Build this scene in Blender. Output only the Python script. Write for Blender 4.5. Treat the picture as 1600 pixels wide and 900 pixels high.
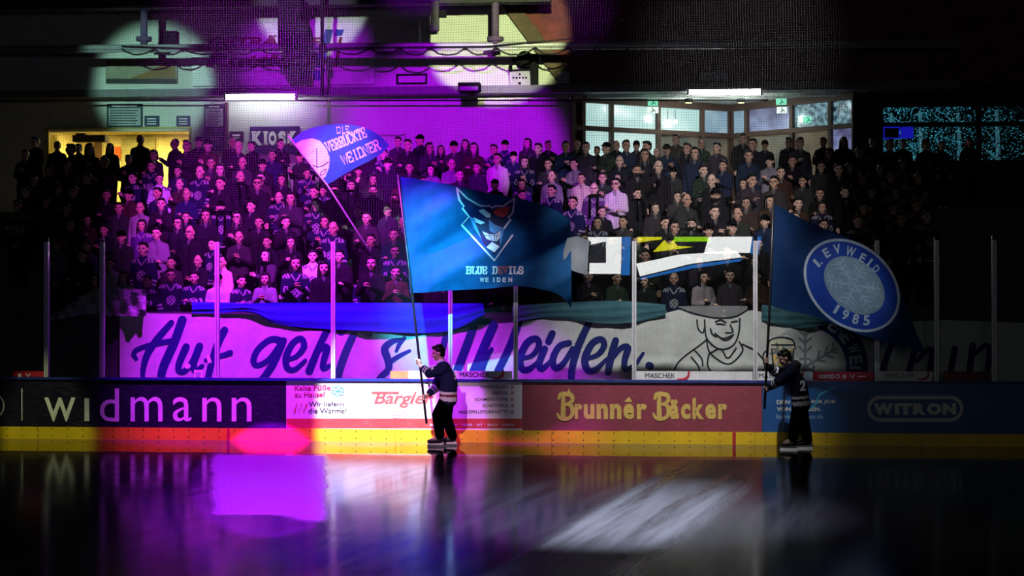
import bpy, bmesh, math, random
from mathutils import Vector, Matrix
R = math.radians
scene = bpy.context.scene
for o in list(bpy.data.objects):
    bpy.data.objects.remove(o, do_unlink=True)
COL = scene.collection
random.seed(7)

# ------------------------------------------------------------------ camera
FPX, DIST, YAW, CZ, HORY = 2576.0, 28.0, R(4.9), 2.67, 446.0
CAM = Vector((DIST * math.sin(YAW), -DIST * math.cos(YAW), CZ))
FWD = Vector((-math.sin(YAW), math.cos(YAW), 0))
RGT = Vector((math.cos(YAW), math.sin(YAW), 0))
cd = bpy.data.cameras.new('camera'); cam = bpy.data.objects.new('camera', cd); COL.objects.link(cam)
cd.sensor_width = 36; cd.lens = 36 * FPX / 1600; cd.shift_y = -(450 - HORY) / 1600
cd.clip_end = 300
cam.location = CAM; cam.rotation_euler = (R(90), 0, YAW)
scene.camera = cam

def ray(px, py):
    return FWD + RGT * ((px - 800) / FPX) + Vector((0, 0, (HORY - py) / FPX))
def P(px, py, Y):                      # pixel -> point on the upright plane at depth Y
    d = ray(px, py); return CAM + d * ((Y - CAM.y) / d.y)
def PZ(px, py, z=0.0):                 # pixel -> point on the level plane at height z
    d = ray(px, py); return CAM + d * ((z - CZ) / d.z)
def ppm(px, Y):                        # pixels per metre at that depth
    q = P(px, HORY, Y); return FPX / (q - CAM).dot(FWD)

# ------------------------------------------------------------------ world, exposure
w = bpy.data.worlds.new('night'); scene.world = w; w.use_nodes = True
w.node_tree.nodes['Background'].inputs[0].default_value = (0.002, 0.002, 0.006, 1)
w.node_tree.nodes['Background'].inputs[1].default_value = 0.05
vs = scene.view_settings
vs.view_transform = 'Standard'; vs.look = 'None'; vs.gamma = 1; vs.use_curve_mapping = False
vs.exposure = 0.0

# ------------------------------------------------------------------ show lights (moving heads on the roof truss over the ice, plus added fill spots)
def spot(name, loc, aim, watts, col, half, blend=0.3, rad=0.12):
    l = bpy.data.lights.new(name, 'SPOT'); l.energy = watts; l.color = col
    l.spot_size = 2 * R(half); l.spot_blend = blend; l.shadow_soft_size = rad
    o = bpy.data.objects.new(name, l); COL.objects.link(o)
    o.location = loc
    o.rotation_euler = (Vector(aim) - Vector(loc)).to_track_quat('-Z', 'Y').to_euler()
    return o
def cone(loc, aim, r): return math.degrees(math.atan(r / (Vector(aim) - Vector(loc)).length))
PUR = (0.50, 0.0, 1.0); WHT = (0.93, 0.97, 1.0); BLU = (0.05, 0.07, 1.0); MINT = (0.62, 1.0, 0.85); LIME = (0.86, 1.0, 0.45)
def aimed(name, src, px, py, Y, rpx, watts, col, blend, rad=0.12):
    a = P(px, py, Y) if Y is not None else PZ(px, py, 0)
    s = ppm(px, a.y)
    spot(name, src, a, watts, col, cone(src, a, rpx / s), blend, rad)
# on the back wall
aimed('spot_wall_purple', (-1.0, -6, 9.6), 700, 262, 13.4, 205, 25000, PUR, 0.4)
aimed('spot_wall_purple_sign', (-3.0, -6, 9.6), 480, 100, 13.4, 118, 11000, PUR, 0.7)
aimed('spot_wall_mint', (-9.0, -5, 9.2), 240, 130, 13.4, 105, 11000, (0.5, 1.0, 0.78), 0.5)
aimed('spot_wall_mint_high', (-4.0, -5, 9.2), 487, 5, 13.4, 90, 9000, (0.78, 1.0, 0.8), 0.2)
aimed('spot_wall_lime', (1.0, -5, 9.2), 778, 50, 13.4, 116, 24000, LIME, 0.15)
# on the crowd
aimed('spot_crowd_purple', (-3.5, -6, 9.8), 430, 350, 6.0, 300, 26000, (0.74, 0.05, 0.95), 0.8)
aimed('spot_crowd_purple_mid', (1.5, -6, 9.8), 890, 300, 7.0, 120, 8500, (0.62, 0.03, 1.0), 0.8)
aimed('spot_crowd_white', (4.5, -8, 9.8), 1085, 330, 6.5, 270, 9000, (1.0, 0.93, 0.92), 0.95)
aimed('spot_crowd_warm', (2.0, -7, 9.6), 835, 262, 8.5, 62, 3000, (1.0, 1.0, 0.62), 0.5)
# on the banner, the boards and the ice in front of them
aimed('spot_banner_purple', (-4.2, -2.8, 10.2), 470, 540, 1.4, 330, 23000, (0.6, 0.02, 1.0), 0.6)
aimed('spot_banner_purple_mid', (-5.5, -2.9, 10.2), 780, 575, 0.6, 145, 17000, (0.6, 0.02, 1.0), 0.7)
aimed('spot_banner_white', (2.8, -4.5, 10.0), 1050, 560, 0.8, 285, 4800, (1.0, 0.97, 0.93), 0.9)
aimed('spot_board_white', (-2.6, -5.5, 10.0), 588, 655, 0.0, 98, 26000, WHT, 0.2)
aimed('spot_board_mint', (-9.0, -7, 10.0), 75, 680, 0.0, 85, 2200, (0.9, 1.0, 0.45), 0.5)
aimed('spot_flag_cyan', (-1.6, -13, 9.6), 668, 388, -1.0, 115, 36000, (0.06, 0.75, 1.0), 1.0)
aimed('spot_flag_logo', (0.5, -13, 9.4), 768, 385, -1.0, 70, 3600, (0.85, 0.8, 1.0), 0.9)  # fill spot added to brighten the devil logo
aimed('spot_flag_right', (5.5, -13, 9.6), 1315, 440, -1.0, 100, 2100, (0.6, 0.8, 1.0), 0.9)
aimed('spot_ice_white', (3.5, -14, 9.8), 960, 800, None, 420, 8500, (0.8, 0.84, 1.0), 0.95)
# a framed purple beam thrown low across the rink on to the ice and the foot of the boards
_b = CAM - Vector((ray(420, HORY).x, ray(420, HORY).y, 0)) * 8; _b.z = 8.5
_o = spot('spot_ice_purple', _b, PZ(420, 752), 520000, (0.45, 0.0, 1.0), 2.9, 0.08, 0.05); _o.data.use_square = True; _o.scale = (0.66, 1, 1)
scene.cycles.caustics_reflective = False; scene.cycles.caustics_refractive = False
aimed('spot_skater', (-2.2, -15, 9.6), 690, 612, -1.1, 80, 7500, (1.0, 0.55, 0.85), 0.8)  # fill spot added to brighten the left skater
aimed('spot_fan_flag', (-3.2, -8, 9.8), 532, 240, 3.9, 62, 8000, (0.6, 0.95, 1.0), 0.7)

# ------------------------------------------------------------------ materials
MATS = {}
def nodes_of(m):
    m.use_nodes = True; return m.node_tree.nodes, m.node_tree.links
def mat(name, col, rough=0.6, spec=0.3, metal=0.0, var=0.12, scale=6.0, bump=0.0, emit=0.0, coat=0.0, trans=0.0):
    if name in MATS: return MATS[name]
    m = bpy.data.materials.new(name); n, l = nodes_of(m); b = n['Principled BSDF']
    b.inputs['Roughness'].default_value = rough; b.inputs['Specular IOR Level'].default_value = spec
    b.inputs['Metallic'].default_value = metal; b.inputs['Coat Weight'].default_value = coat
    tc = n.new('ShaderNodeTexCoord'); nz = n.new('ShaderNodeTexNoise')
    nz.inputs['Scale'].default_value = scale; nz.inputs['Detail'].default_value = 4
    l.new(tc.outputs['Object'], nz.inputs['Vector'])
    mr = n.new('ShaderNodeMapRange'); mr.inputs[1].default_value = 0.3; mr.inputs[2].default_value = 0.7
    mr.inputs[3].default_value = 1 - var; mr.inputs[4].default_value = 1 + var
    l.new(nz.outputs['Fac'], mr.inputs[0])
    mx = n.new('ShaderNodeMix'); mx.data_type = 'RGBA'; mx.blend_type = 'MULTIPLY'; mx.inputs[0].default_value = 1
    mx.inputs[6].default_value = (*col, 1); l.new(mr.outputs[0], mx.inputs[7])
    l.new(mx.outputs[2], b.inputs['Base Color'])
    if bump:
        bp = n.new('ShaderNodeBump'); bp.inputs['Strength'].default_value = bump; bp.inputs['Distance'].default_value = 0.02
        l.new(nz.outputs['Fac'], bp.inputs['Height']); l.new(bp.outputs[0], b.inputs['Normal'])
    if emit:
        l.new(mx.outputs[2], b.inputs['Emission Color']); b.inputs['Emission Strength'].default_value = emit
    if trans:
        t = n.new('ShaderNodeBsdfTranslucent'); l.new(mx.outputs[2], t.inputs[0])
        ms = n.new('ShaderNodeMixShader'); ms.inputs[0].default_value = trans
        l.new(b.outputs[0], ms.inputs[1]); l.new(t.outputs[0], ms.inputs[2])
        l.new(ms.outputs[0], n['Material Output'].inputs[0])
    MATS[name] = m; return m

def scratched(name, col, rough=0.35, amount=0.35):     # plastic facing with long horizontal puck and skate scuffs
    m = mat(name, col, rough, 0.5, var=0.1, scale=3)
    n, l = m.node_tree.nodes, m.node_tree.links; b = n['Principled BSDF']
    tc = n.new('ShaderNodeTexCoord'); mp = n.new('ShaderNodeMapping'); mp.inputs['Scale'].default_value = (2.2, 2, 34)
    mp.inputs['Rotation'].default_value = (0, R(4), 0)
    l.new(tc.outputs['Object'], mp.inputs[0]); nz = n.new('ShaderNodeTexNoise'); nz.inputs['Scale'].default_value = 2.4
    nz.inputs['Detail'].default_value = 7; nz.inputs['Roughness'].default_value = 0.7; l.new(mp.outputs[0], nz.inputs['Vector'])
    cr = n.new('ShaderNodeMapRange'); cr.inputs[1].default_value = 0.56; cr.inputs[2].default_value = 0.72
    cr.inputs[4].default_value = amount; l.new(nz.outputs['Fac'], cr.inputs[0])
    src = b.inputs['Base Color'].links[0].from_socket
    mx = n.new('ShaderNodeMix'); mx.data_type = 'RGBA'; l.new(cr.outputs[0], mx.inputs[0]); l.new(src, mx.inputs[6])
    mx.inputs[7].default_value = (0.62, 0.62, 0.66, 1); l.new(mx.outputs[2], b.inputs['Base Color'])
    return m

def objcol(name, rough=0.85, spec=0.15, sheen=0.0, kind=None):   # colour comes from the object's own colour
    m = bpy.data.materials.new(name); n, l = nodes_of(m); b = n['Principled BSDF']
    b.inputs['Roughness'].default_value = rough; b.inputs['Specular IOR Level'].default_value = spec
    b.inputs['Sheen Weight'].default_value = sheen
    oi = n.new('ShaderNodeObjectInfo'); col = oi.outputs['Color']
    at = n.new('ShaderNodeAttribute'); at.attribute_name = 'paint'
    mx = n.new('ShaderNodeMix'); mx.data_type = 'RGBA'; l.new(at.outputs['Alpha'], mx.inputs[0])
    l.new(col, mx.inputs[6]); l.new(at.outputs['Color'], mx.inputs[7])
    nz = n.new('ShaderNodeTexNoise'); nz.inputs['Scale'].default_value = 9; tc = n.new('ShaderNodeTexCoord')
    l.new(tc.outputs['Object'], nz.inputs['Vector'])
    bp = n.new('ShaderNodeBump'); bp.inputs['Strength'].default_value = 0.35 if kind == 'cloth' else 0.15
    bp.inputs['Distance'].default_value = 0.03; l.new(nz.outputs['Fac'], bp.inputs['Height']); l.new(bp.outputs[0], b.inputs['Normal'])
    l.new(mx.outputs[2], b.inputs['Base Color']); MATS[name] = m; return m

# ------------------------------------------------------------------ mesh helpers
class MB:
    def __init__(s): s.v, s.f = [], []
    def add(s, vs, fs):
        k = len(s.v); s.v += [tuple(v) for v in vs]; s.f += [tuple(i + k for i in f) for f in fs]; return s
    def box(s, a, b):
        (x0, y0, z0), (x1, y1, z1) = [min(p, q) for p, q in zip(a, b)], [max(p, q) for p, q in zip(a, b)]
        return s.add([(x0,y0,z0),(x1,y0,z0),(x1,y1,z0),(x0,y1,z0),(x0,y0,z1),(x1,y0,z1),(x1,y1,z1),(x0,y1,z1)],
                     [(0,3,2,1),(4,5,6,7),(0,1,5,4),(1,2,6,5),(2,3,7,6),(3,0,4,7)])
    def pbox(s, x0, y0, x1, y1, Y, t):        # box whose front face fills a pixel rectangle at depth Y
        a, b = P(x0, (y0 + y1) / 2, Y), P(x1, (y0 + y1) / 2, Y); m = (x0 + x1) / 2
        return s.box((a.x, Y, P(m, y1, Y).z), (b.x, Y + t, P(m, y0, Y).z))
    def tube(s, pts, r, n=8, cap=True):
        pts = [Vector(p) for p in pts]; rs = r if isinstance(r, (list, tuple)) else [r] * len(pts); vs, fs = [], []
        for i, p in enumerate(pts):
            d = (pts[min(i + 1, len(pts) - 1)] - pts[max(i - 1, 0)]).normalized()
            u = d.cross(Vector((0, 1, 0)) if abs(d.y) < 0.9 else Vector((1, 0, 0))).normalized(); q = d.cross(u)
            vs += [p + (u * math.cos(2*math.pi*k/n) + q * math.sin(2*math.pi*k/n)) * rs[i] for k in range(n)]
        for i in range(len(pts) - 1):
            fs += [(i*n+k, i*n+(k+1) % n, (i+1)*n+(k+1) % n, (i+1)*n+k) for k in range(n)]
        if cap: fs += [tuple(range(n))[::-1], tuple(range((len(pts)-1)*n, len(pts)*n))]
        return s.add(vs, fs)
    def prism(s, pts, t):                      # closed outline of points, extruded by vector t
        t = Vector(t); k = len(pts); pts = [Vector(p) for p in pts]
        return s.add(pts + [p + t for p in pts],
                     [tuple(range(k))[::-1], tuple(range(k, 2*k))] + [(i, (i+1) % k, (i+1) % k + k, i + k) for i in range(k)])
    def ball(s, c, rad, n=10, rot=None):
        c = Vector(c); rad = rad if isinstance(rad, (tuple, list)) else (rad,)*3; m = n // 2 + 1
        vs, fs = [(0, 0, 1)], []
        for i in range(1, m):
            a = math.pi * i / m
            vs += [(math.sin(a)*math.cos(2*math.pi*k/n), math.sin(a)*math.sin(2*math.pi*k/n), math.cos(a)) for k in range(n)]
        vs.append((0, 0, -1)); L = len(vs) - 1
        fs += [(0, 1+k, 1+(k+1) % n) for k in range(n)]
        for i in range(m - 2):
            fs += [(1+i*n+k, 1+(i+1)*n+k, 1+(i+1)*n+(k+1) % n, 1+i*n+(k+1) % n) for k in range(n)]
        fs += [(L, 1+(m-2)*n+(k+1) % n, 1+(m-2)*n+k) for k in range(n)]
        M = rot if rot else Matrix.Identity(3)
        return s.add([c + M @ Vector((v[0]*rad[0], v[1]*rad[1], v[2]*rad[2])) for v in vs], fs)
    def cap(s, a, ra, b, rb, n=12):            # round cone (a limb)
        a, b = Vector(a), Vector(b); d = (b - a); L = d.length
        if L < 1e-5: return s.ball(a, ra, n)
        d.normalize(); pts, rs = [], []
        for k in range(5): an = math.pi/2*(1 - k/4.0); pts.append(a - d*ra*math.sin(an)); rs.append(max(ra*math.cos(an), 1e-4))
        for k in range(5): an = math.pi/2*k/4.0; pts.append(b + d*rb*math.sin(an)); rs.append(max(rb*math.cos(an), 1e-4))
        return s.tube(pts, rs, n)
    def mesh(s, name, smooth=False):
        me = bpy.data.meshes.new(name); me.from_pydata(s.v, [], s.f); me.update()
        if smooth: me.polygons.foreach_set('use_smooth', [True]*len(me.polygons))
        return me
    def build(s, name, m, parent=None, smooth=False, **kw):
        return obj(name, s.mesh(name, smooth), m, parent, **kw)

def obj(name, me, m, parent=None, label=None, cat=None, group=None, kind=None):
    o = bpy.data.objects.new(name, me); COL.objects.link(o)
    if m is not None and me is not None and not me.materials: me.materials.append(m)
    if parent:
        o.parent = parent; o.matrix_parent_inverse = Matrix.Translation(-parent.location)
    if label: o['label'] = label
    if cat: o['category'] = cat
    if group: o['group'] = group
    if kind: o['kind'] = kind
    return o
def thing(name, loc, label, cat, group=None, kind=None):
    return (lambda o: (setattr(o, 'location', loc), o)[1])(obj(name, None, None, None, label, cat, group, kind))

# ---- flat print: triangles in pixel space, laid on a surface by a mapping function
TXT = {}
def glyphs(text, bold=0.0, shear=0.0):         # -> triangles normalised to the unit box, y downwards
    key = (text, bold, shear)
    if key in TXT: return TXT[key]
    c = bpy.data.curves.new('t', 'FONT'); c.body = text; c.offset = bold; c.shear = shear; c.resolution_u = 4
    o = bpy.data.objects.new('t', c); COL.objects.link(o)
    dg = bpy.context.evaluated_depsgraph_get(); me = o.evaluated_get(dg).to_mesh()
    me.calc_loop_triangles(); V = [v.co.copy() for v in me.vertices]
    T = [tuple(V[i] for i in t.vertices) for t in me.loop_triangles]
    x0, x1 = min(v.x for v in V), max(v.x for v in V); y0, y1 = min(v.y for v in V), max(v.y for v in V)
    T = [tuple(((v.x-x0)/(x1-x0), (y1-v.y)/(y1-y0)) for v in t) for t in T]
    o.evaluated_get(dg).to_mesh_clear(); bpy.data.objects.remove(o); bpy.data.curves.remove(c)
    TXT[key] = T; return T
def word(text, x0, y0, x1, y1, bold=0.0, shear=0.0, skew=0.0):
    return [tuple((x0 + u*(x1-x0), y0 + v*(y1-y0) + skew*u) for u, v in t) for t in glyphs(text, bold, shear)]
def word_on(text, o, ux, vy, bold=0.0):        # text on an arbitrary parallelogram: origin, along, down
    return [tuple((o[0] + u*ux[0] + v*vy[0], o[1] + u*ux[1] + v*vy[1]) for u, v in t) for t in glyphs(text, bold)]
def smooth_line(pts, n=5):                     # Catmull-Rom through (x, y, width)
    if len(pts) < 3: return pts
    out = []
    for i in range(len(pts) - 1):
        a, b, c, d = pts[max(i-1, 0)], pts[i], pts[i+1], pts[min(i+2, len(pts)-1)]
        for k in range(n):
            t = k / n
            out.append(tuple(0.5*((2*b[j]) + (c[j]-a[j])*t + (2*a[j]-5*b[j]+4*c[j]-d[j])*t*t + (3*b[j]-a[j]-3*c[j]+d[j])*t**3) for j in range(3)))
    return out + [pts[-1]]
LAYER = [0]
def stroke(pts, wd=4.0, smooth=True, caps=True):
    pts = [p if len(p) == 3 else (p[0], p[1], wd) for p in pts]
    if smooth: pts = smooth_line(pts)
    T = []
    side = []
    for i, p in enumerate(pts):
        a, b = pts[max(i-1, 0)], pts[min(i+1, len(pts)-1)]
        dx, dy = b[0]-a[0], b[1]-a[1]; L = math.hypot(dx, dy) or 1; nx, ny = -dy/L*p[2]/2, dx/L*p[2]/2
        side.append(((p[0]+nx, p[1]+ny), (p[0]-nx, p[1]-ny)))
    def lay(tris):                              # overlapping strokes of one print lie a hair's breadth apart
        LAYER[0] = (LAYER[0] + 1) % 9; z = LAYER[0]*0.0004
        return [tuple((p[0], p[1], z) for p in t) for t in tris]
    for a, b in zip(side, side[1:]): T += [(a[0], a[1], b[1]), (a[0], b[1], b[0])]
    T = lay(T)
    if caps:
        for p in (pts[0], pts[-1]): T += lay(disc(p[0], p[1], p[2]/2, p[2]/2, 10))
    return T
def disc(x, y, rx, ry, n=24, rot=0.0):
    c, s = math.cos(rot), math.sin(rot)
    q = [(x + rx*math.cos(2*math.pi*k/n)*c - ry*math.sin(2*math.pi*k/n)*s, y + rx*math.cos(2*math.pi*k/n)*s + ry*math.sin(2*math.pi*k/n)*c) for k in range(n)]
    return [((x, y), q[k], q[(k+1) % n]) for k in range(n)]
def ring(x, y, rx, ry, wd, rot=0.0, n=48, a0=0.0, a1=2*math.pi):
    c, s = math.cos(rot), math.sin(rot); T = []
    def pt(a, e): X, Y = (rx+e)*math.cos(a), (ry+e)*math.sin(a); return (x+X*c-Y*s, y+X*s+Y*c)
    for k in range(n):
        a, b = a0+(a1-a0)*k/n, a0+(a1-a0)*(k+1)/n
        T += [(pt(a, wd/2), pt(a, -wd/2), pt(b, -wd/2)), (pt(a, wd/2), pt(b, -wd/2), pt(b, wd/2))]
    return T
def poly(pts):
    from mathutils.geometry import tessellate_polygon
    return [tuple(pts[i] for i in t) for t in tessellate_polygon([[Vector((p[0], p[1], 0)) for p in pts]])]
def rect(x0, y0, x1, y1): return poly([(x0, y0), (x1, y0), (x1, y1), (x0, y1)])
def decal(name, tris, fn, m, parent=None, cut=None, **kw):
    bm = bmesh.new(); cache = {}
    for t in tris:
        vs = []
        for p in t:
            k = (round(p[0], 3), round(p[1], 3), p[2] if len(p) > 2 else 0.0)
            if k not in cache: cache[k] = bm.verts.new(k)
            vs.append(cache[k])
        if len(set(vs)) == 3:
            try: bm.faces.new(vs)
            except ValueError: pass
    if cut:                                     # subdivide so that the print can follow the folds of the cloth
        xs = [v.co.x for v in bm.verts]; ys = [v.co.y for v in bm.verts]
        for ax, lo, hi in ((0, min(xs), max(xs)), (1, min(ys), max(ys))):
            q = (int(lo / cut) + 1) * cut
            while q < hi:
                co = Vector((q, 0, 0)) if ax == 0 else Vector((0, q, 0)); no = Vector((1, 0, 0)) if ax == 0 else Vector((0, 1, 0))
                bmesh.ops.bisect_plane(bm, geom=bm.verts[:]+bm.edges[:]+bm.faces[:], plane_co=co, plane_no=no, dist=1e-4); q += cut
    for v in bm.verts: v.co = fn(v.co.x, v.co.y) - Vector((0, v.co.z, 0))
    bm.normal_update()
    me = bpy.data.meshes.new(name); bm.to_mesh(me); bm.free()
    return obj(name, me, m, parent, **kw)
def on(Y): return lambda x, y: P(x, y, Y)
# ------------------------------------------------------------------ the setting: ice, stand, walls, roof
def ice_material():
    m = bpy.data.materials.new('ice'); n, l = nodes_of(m); b = n['Principled BSDF']
    tc = n.new('ShaderNodeTexCoord'); sp = n.new('ShaderNodeSeparateXYZ'); l.new(tc.outputs['Object'], sp.inputs[0])
    # skate and resurfacer tracks run slightly askew to the boards: s = x + 0.17 y
    ma = n.new('ShaderNodeMath'); ma.operation = 'MULTIPLY_ADD'; ma.inputs[1].default_value = -0.20
    l.new(sp.outputs['Y'], ma.inputs[0]); l.new(sp.outputs['X'], ma.inputs[2])
    cb = n.new('ShaderNodeCombineXYZ'); l.new(ma.outputs[0], cb.inputs[0])
    sc = n.new('ShaderNodeMath'); sc.operation = 'MULTIPLY'; sc.inputs[1].default_value = 0.07; l.new(sp.outputs['Y'], sc.inputs[0]); l.new(sc.outputs[0], cb.inputs[1])
    nz = n.new('ShaderNodeTexNoise'); nz.inputs['Scale'].default_value = 2.6; nz.inputs['Detail'].default_value = 6; nz.inputs['Roughness'].default_value = 0.65
    l.new(cb.outputs[0], nz.inputs['Vector'])
    def band(lo0, lo1, hi0, hi1):
        a = n.new('ShaderNodeMapRange'); a.interpolation_type = 'SMOOTHSTEP'; a.inputs[1].default_value = lo0; a.inputs[2].default_value = lo1; l.new(ma.outputs[0], a.inputs[0])
        c = n.new('ShaderNodeMapRange'); c.interpolation_type = 'SMOOTHSTEP'; c.inputs[1].default_value = hi0; c.inputs[2].default_value = hi1; c.inputs[3].default_value = 1; c.inputs[4].default_value = 0; l.new(ma.outputs[0], c.inputs[0])
        p = n.new('ShaderNodeMath'); p.operation = 'MULTIPLY'; l.new(a.outputs[0], p.inputs[0]); l.new(c.outputs[0], p.inputs[1]); return p.outputs[0]
    def mul(p, q):
        x = n.new('ShaderNodeMath'); x.operation = 'MULTIPLY'; l.new(p, x.inputs[0]); l.new(q, x.inputs[1]); return x.outputs[0]
    def rng(src, a0, a1, o0, o1):
        x = n.new('ShaderNodeMapRange'); x.inputs[1].default_value = a0; x.inputs[2].default_value = a1; x.inputs[3].default_value = o0; x.inputs[4].default_value = o1
        l.new(src, x.inputs[0]); return x.outputs[0]
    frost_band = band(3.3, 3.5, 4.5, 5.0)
    frost_and_pool = mul(frost_band, rng(nz.outputs['Fac'], 0.35, 0.62, 0.25, 1.0))
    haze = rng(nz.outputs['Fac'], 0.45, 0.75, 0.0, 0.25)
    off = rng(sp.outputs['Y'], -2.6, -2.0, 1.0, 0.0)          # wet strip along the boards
    # pool of purple light left of the middle, put into the colour as a paler area
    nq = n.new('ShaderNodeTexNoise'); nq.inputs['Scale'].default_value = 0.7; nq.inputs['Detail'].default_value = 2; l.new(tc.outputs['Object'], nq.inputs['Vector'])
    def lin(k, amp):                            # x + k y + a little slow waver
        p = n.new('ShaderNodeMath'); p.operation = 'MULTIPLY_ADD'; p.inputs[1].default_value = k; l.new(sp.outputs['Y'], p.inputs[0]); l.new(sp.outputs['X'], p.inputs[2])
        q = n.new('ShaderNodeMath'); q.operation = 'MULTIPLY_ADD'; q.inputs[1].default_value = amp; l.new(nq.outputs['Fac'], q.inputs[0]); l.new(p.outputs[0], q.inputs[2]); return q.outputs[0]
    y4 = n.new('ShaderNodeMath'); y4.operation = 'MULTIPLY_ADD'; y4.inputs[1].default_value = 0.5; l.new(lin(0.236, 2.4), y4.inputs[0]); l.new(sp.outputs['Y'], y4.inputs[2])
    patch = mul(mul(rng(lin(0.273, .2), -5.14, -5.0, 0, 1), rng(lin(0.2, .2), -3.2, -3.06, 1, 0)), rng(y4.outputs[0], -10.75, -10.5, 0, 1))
    fa = n.new('ShaderNodeMath'); fa.operation = 'MAXIMUM'; l.new(frost_and_pool, fa.inputs[0]); l.new(patch, fa.inputs[1]); frost_and_pool = fa.outputs[0]
    fr = n.new('ShaderNodeMath'); fr.operation = 'ADD'; fr.use_clamp = True; l.new(frost_and_pool, fr.inputs[0]); l.new(haze, fr.inputs[1])
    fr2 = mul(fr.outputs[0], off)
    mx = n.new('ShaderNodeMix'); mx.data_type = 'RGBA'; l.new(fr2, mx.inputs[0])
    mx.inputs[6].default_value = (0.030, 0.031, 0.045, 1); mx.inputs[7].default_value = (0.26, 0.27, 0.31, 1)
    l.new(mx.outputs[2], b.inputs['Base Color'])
    ro = n.new('ShaderNodeMath'); ro.operation = 'MULTIPLY_ADD'; l.new(off, ro.inputs[0]); l.new(rng(fr2, 0.0, 0.9, 0.085, 0.36), ro.inputs[1]); ro.inputs[2].default_value = 0.03
    l.new(ro.outputs[0], b.inputs['Roughness'])
    b.inputs['IOR'].default_value = 1.31; l.new(rng(off, 0.0, 1.0, 0.5, 0.10), b.inputs['Specular IOR Level'])
    n2 = n.new('ShaderNodeTexNoise'); n2.inputs['Scale'].default_value = 1.3; n2.inputs['Detail'].default_value = 3; l.new(tc.outputs['Object'], n2.inputs['Vector'])
    bp = n.new('ShaderNodeBump'); bp.inputs['Strength'].default_value = 0.05; bp.inputs['Distance'].default_value = 0.02
    l.new(n2.outputs['Fac'], bp.inputs['Height']); l.new(bp.outputs[0], b.inputs['Normal'])
    return m
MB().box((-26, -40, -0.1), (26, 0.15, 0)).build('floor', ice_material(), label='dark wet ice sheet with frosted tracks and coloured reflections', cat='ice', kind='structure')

ROWS = 10
def row_y(i): return 2.6 + 0.85 * i
def row_z(i): return 1.2 + 0.356 * i
concrete = mat('concrete', (0.10, 0.10, 0.11), 0.9, 0.2, bump=0.3)
tm = MB()
tm.box((-15, 0.3, -0.1), (15, 2.0, 0.0))
for i in range(ROWS):
    tm.box((-15, row_y(i) - 0.42, 0), (15, row_y(i) + 0.43, row_z(i)))
tm.box((-15, row_y(9) + 0.43, 0), (15, 18.5, row_z(9)))
tm.build('floor_stand', concrete, label='dark concrete standing terrace rising under the crowd', cat='terrace', kind='structure')
MB().box((-15, 1.72, 0.0), (15, 1.9, 2.18)).build('wall_parapet', mat('parapet', (0.07, 0.07, 0.08), 0.8), label='low dark parapet wall behind the rink glass', cat='wall', kind='structure')
WY = 13.5
plaster = mat('plaster', (0.55, 0.56, 0.54), 0.85, 0.2, var=0.06, scale=2, bump=0.1)
ZF, ZT = row_z(9), 10.4
def wallx(px): return P(px, 180, WY).x
def wallz(py): return P(800, py, WY).z
wb = MB()
for a, b, lo, hi in ((-60, 73, ZF, ZT), (73, 298, wallz(200), ZT), (298, 890, ZF, ZT), (890, 1337, wallz(154), ZT), ):
    wb.box((wallx(a), WY, lo), (wallx(b), WY + 0.25, hi))
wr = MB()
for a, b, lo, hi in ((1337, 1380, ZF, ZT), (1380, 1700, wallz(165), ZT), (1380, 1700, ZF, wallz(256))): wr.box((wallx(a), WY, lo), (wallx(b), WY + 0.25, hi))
wr.build('wall_right', mat('wall_in_shade', (.05, .022, .02), .8), label='hall wall around the right windows with its shade put into a dark colour', cat='wall', kind='structure')  # dark colour imitates the unlit end of the hall wall
wb.build('wall_back', plaster, label='pale plastered hall wall behind the crowd', cat='wall', kind='structure')
MB().box((-16, -40, 10.4), (16, 19, 10.6)).build('ceiling', mat('roof_dark', (0.03, 0.03, 0.035), 0.8), label='dark timber roof over the rink', cat='ceiling', kind='structure')
# dark red cladding of the upper right wall with a slanted left edge; far right stretch stands in for darkness
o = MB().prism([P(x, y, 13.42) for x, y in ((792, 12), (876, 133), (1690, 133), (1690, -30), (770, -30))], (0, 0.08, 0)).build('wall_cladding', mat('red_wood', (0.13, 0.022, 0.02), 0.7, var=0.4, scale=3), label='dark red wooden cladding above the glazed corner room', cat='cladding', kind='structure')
MB().prism([P(x, y, 13.25) for x, y in ((770, -10), (797, -10), (905, 133), (876, 133))], (0, 0.17, 0)).build('trim_1', mat('brown_wood', (0.07, 0.04, 0.02), 0.6, var=0.4), label='slanted brown timber brace at the edge of the red cladding', cat='beam', kind='structure')
# ledge and rails over the kiosk front
MB().pbox(-60, 134, 1500, 146, 12.95, 0.55).build('trim_2', mat('ledge', (0.16, 0.16, 0.18), 0.6), label='grey ledge running along the wall above the kiosk', cat='ledge', kind='structure')
MB().tube([P(-60, 157.5, 12.9), P(1200, 156.5, 12.9)], 0.022).build('trim_3', mat('dark_metal', (0.03, 0.03, 0.035), 0.4, metal=0.6), label='thin dark rail under the ledge', cat='rail', kind='structure')
MB().pbox(-60, -30, 860, 9, 11.5, 0.4).build('trim_4', mat('roof_dark', (0.03, 0.03, 0.035)), label='dark roof beam along the top of the picture', cat='beam', kind='structure')

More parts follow.
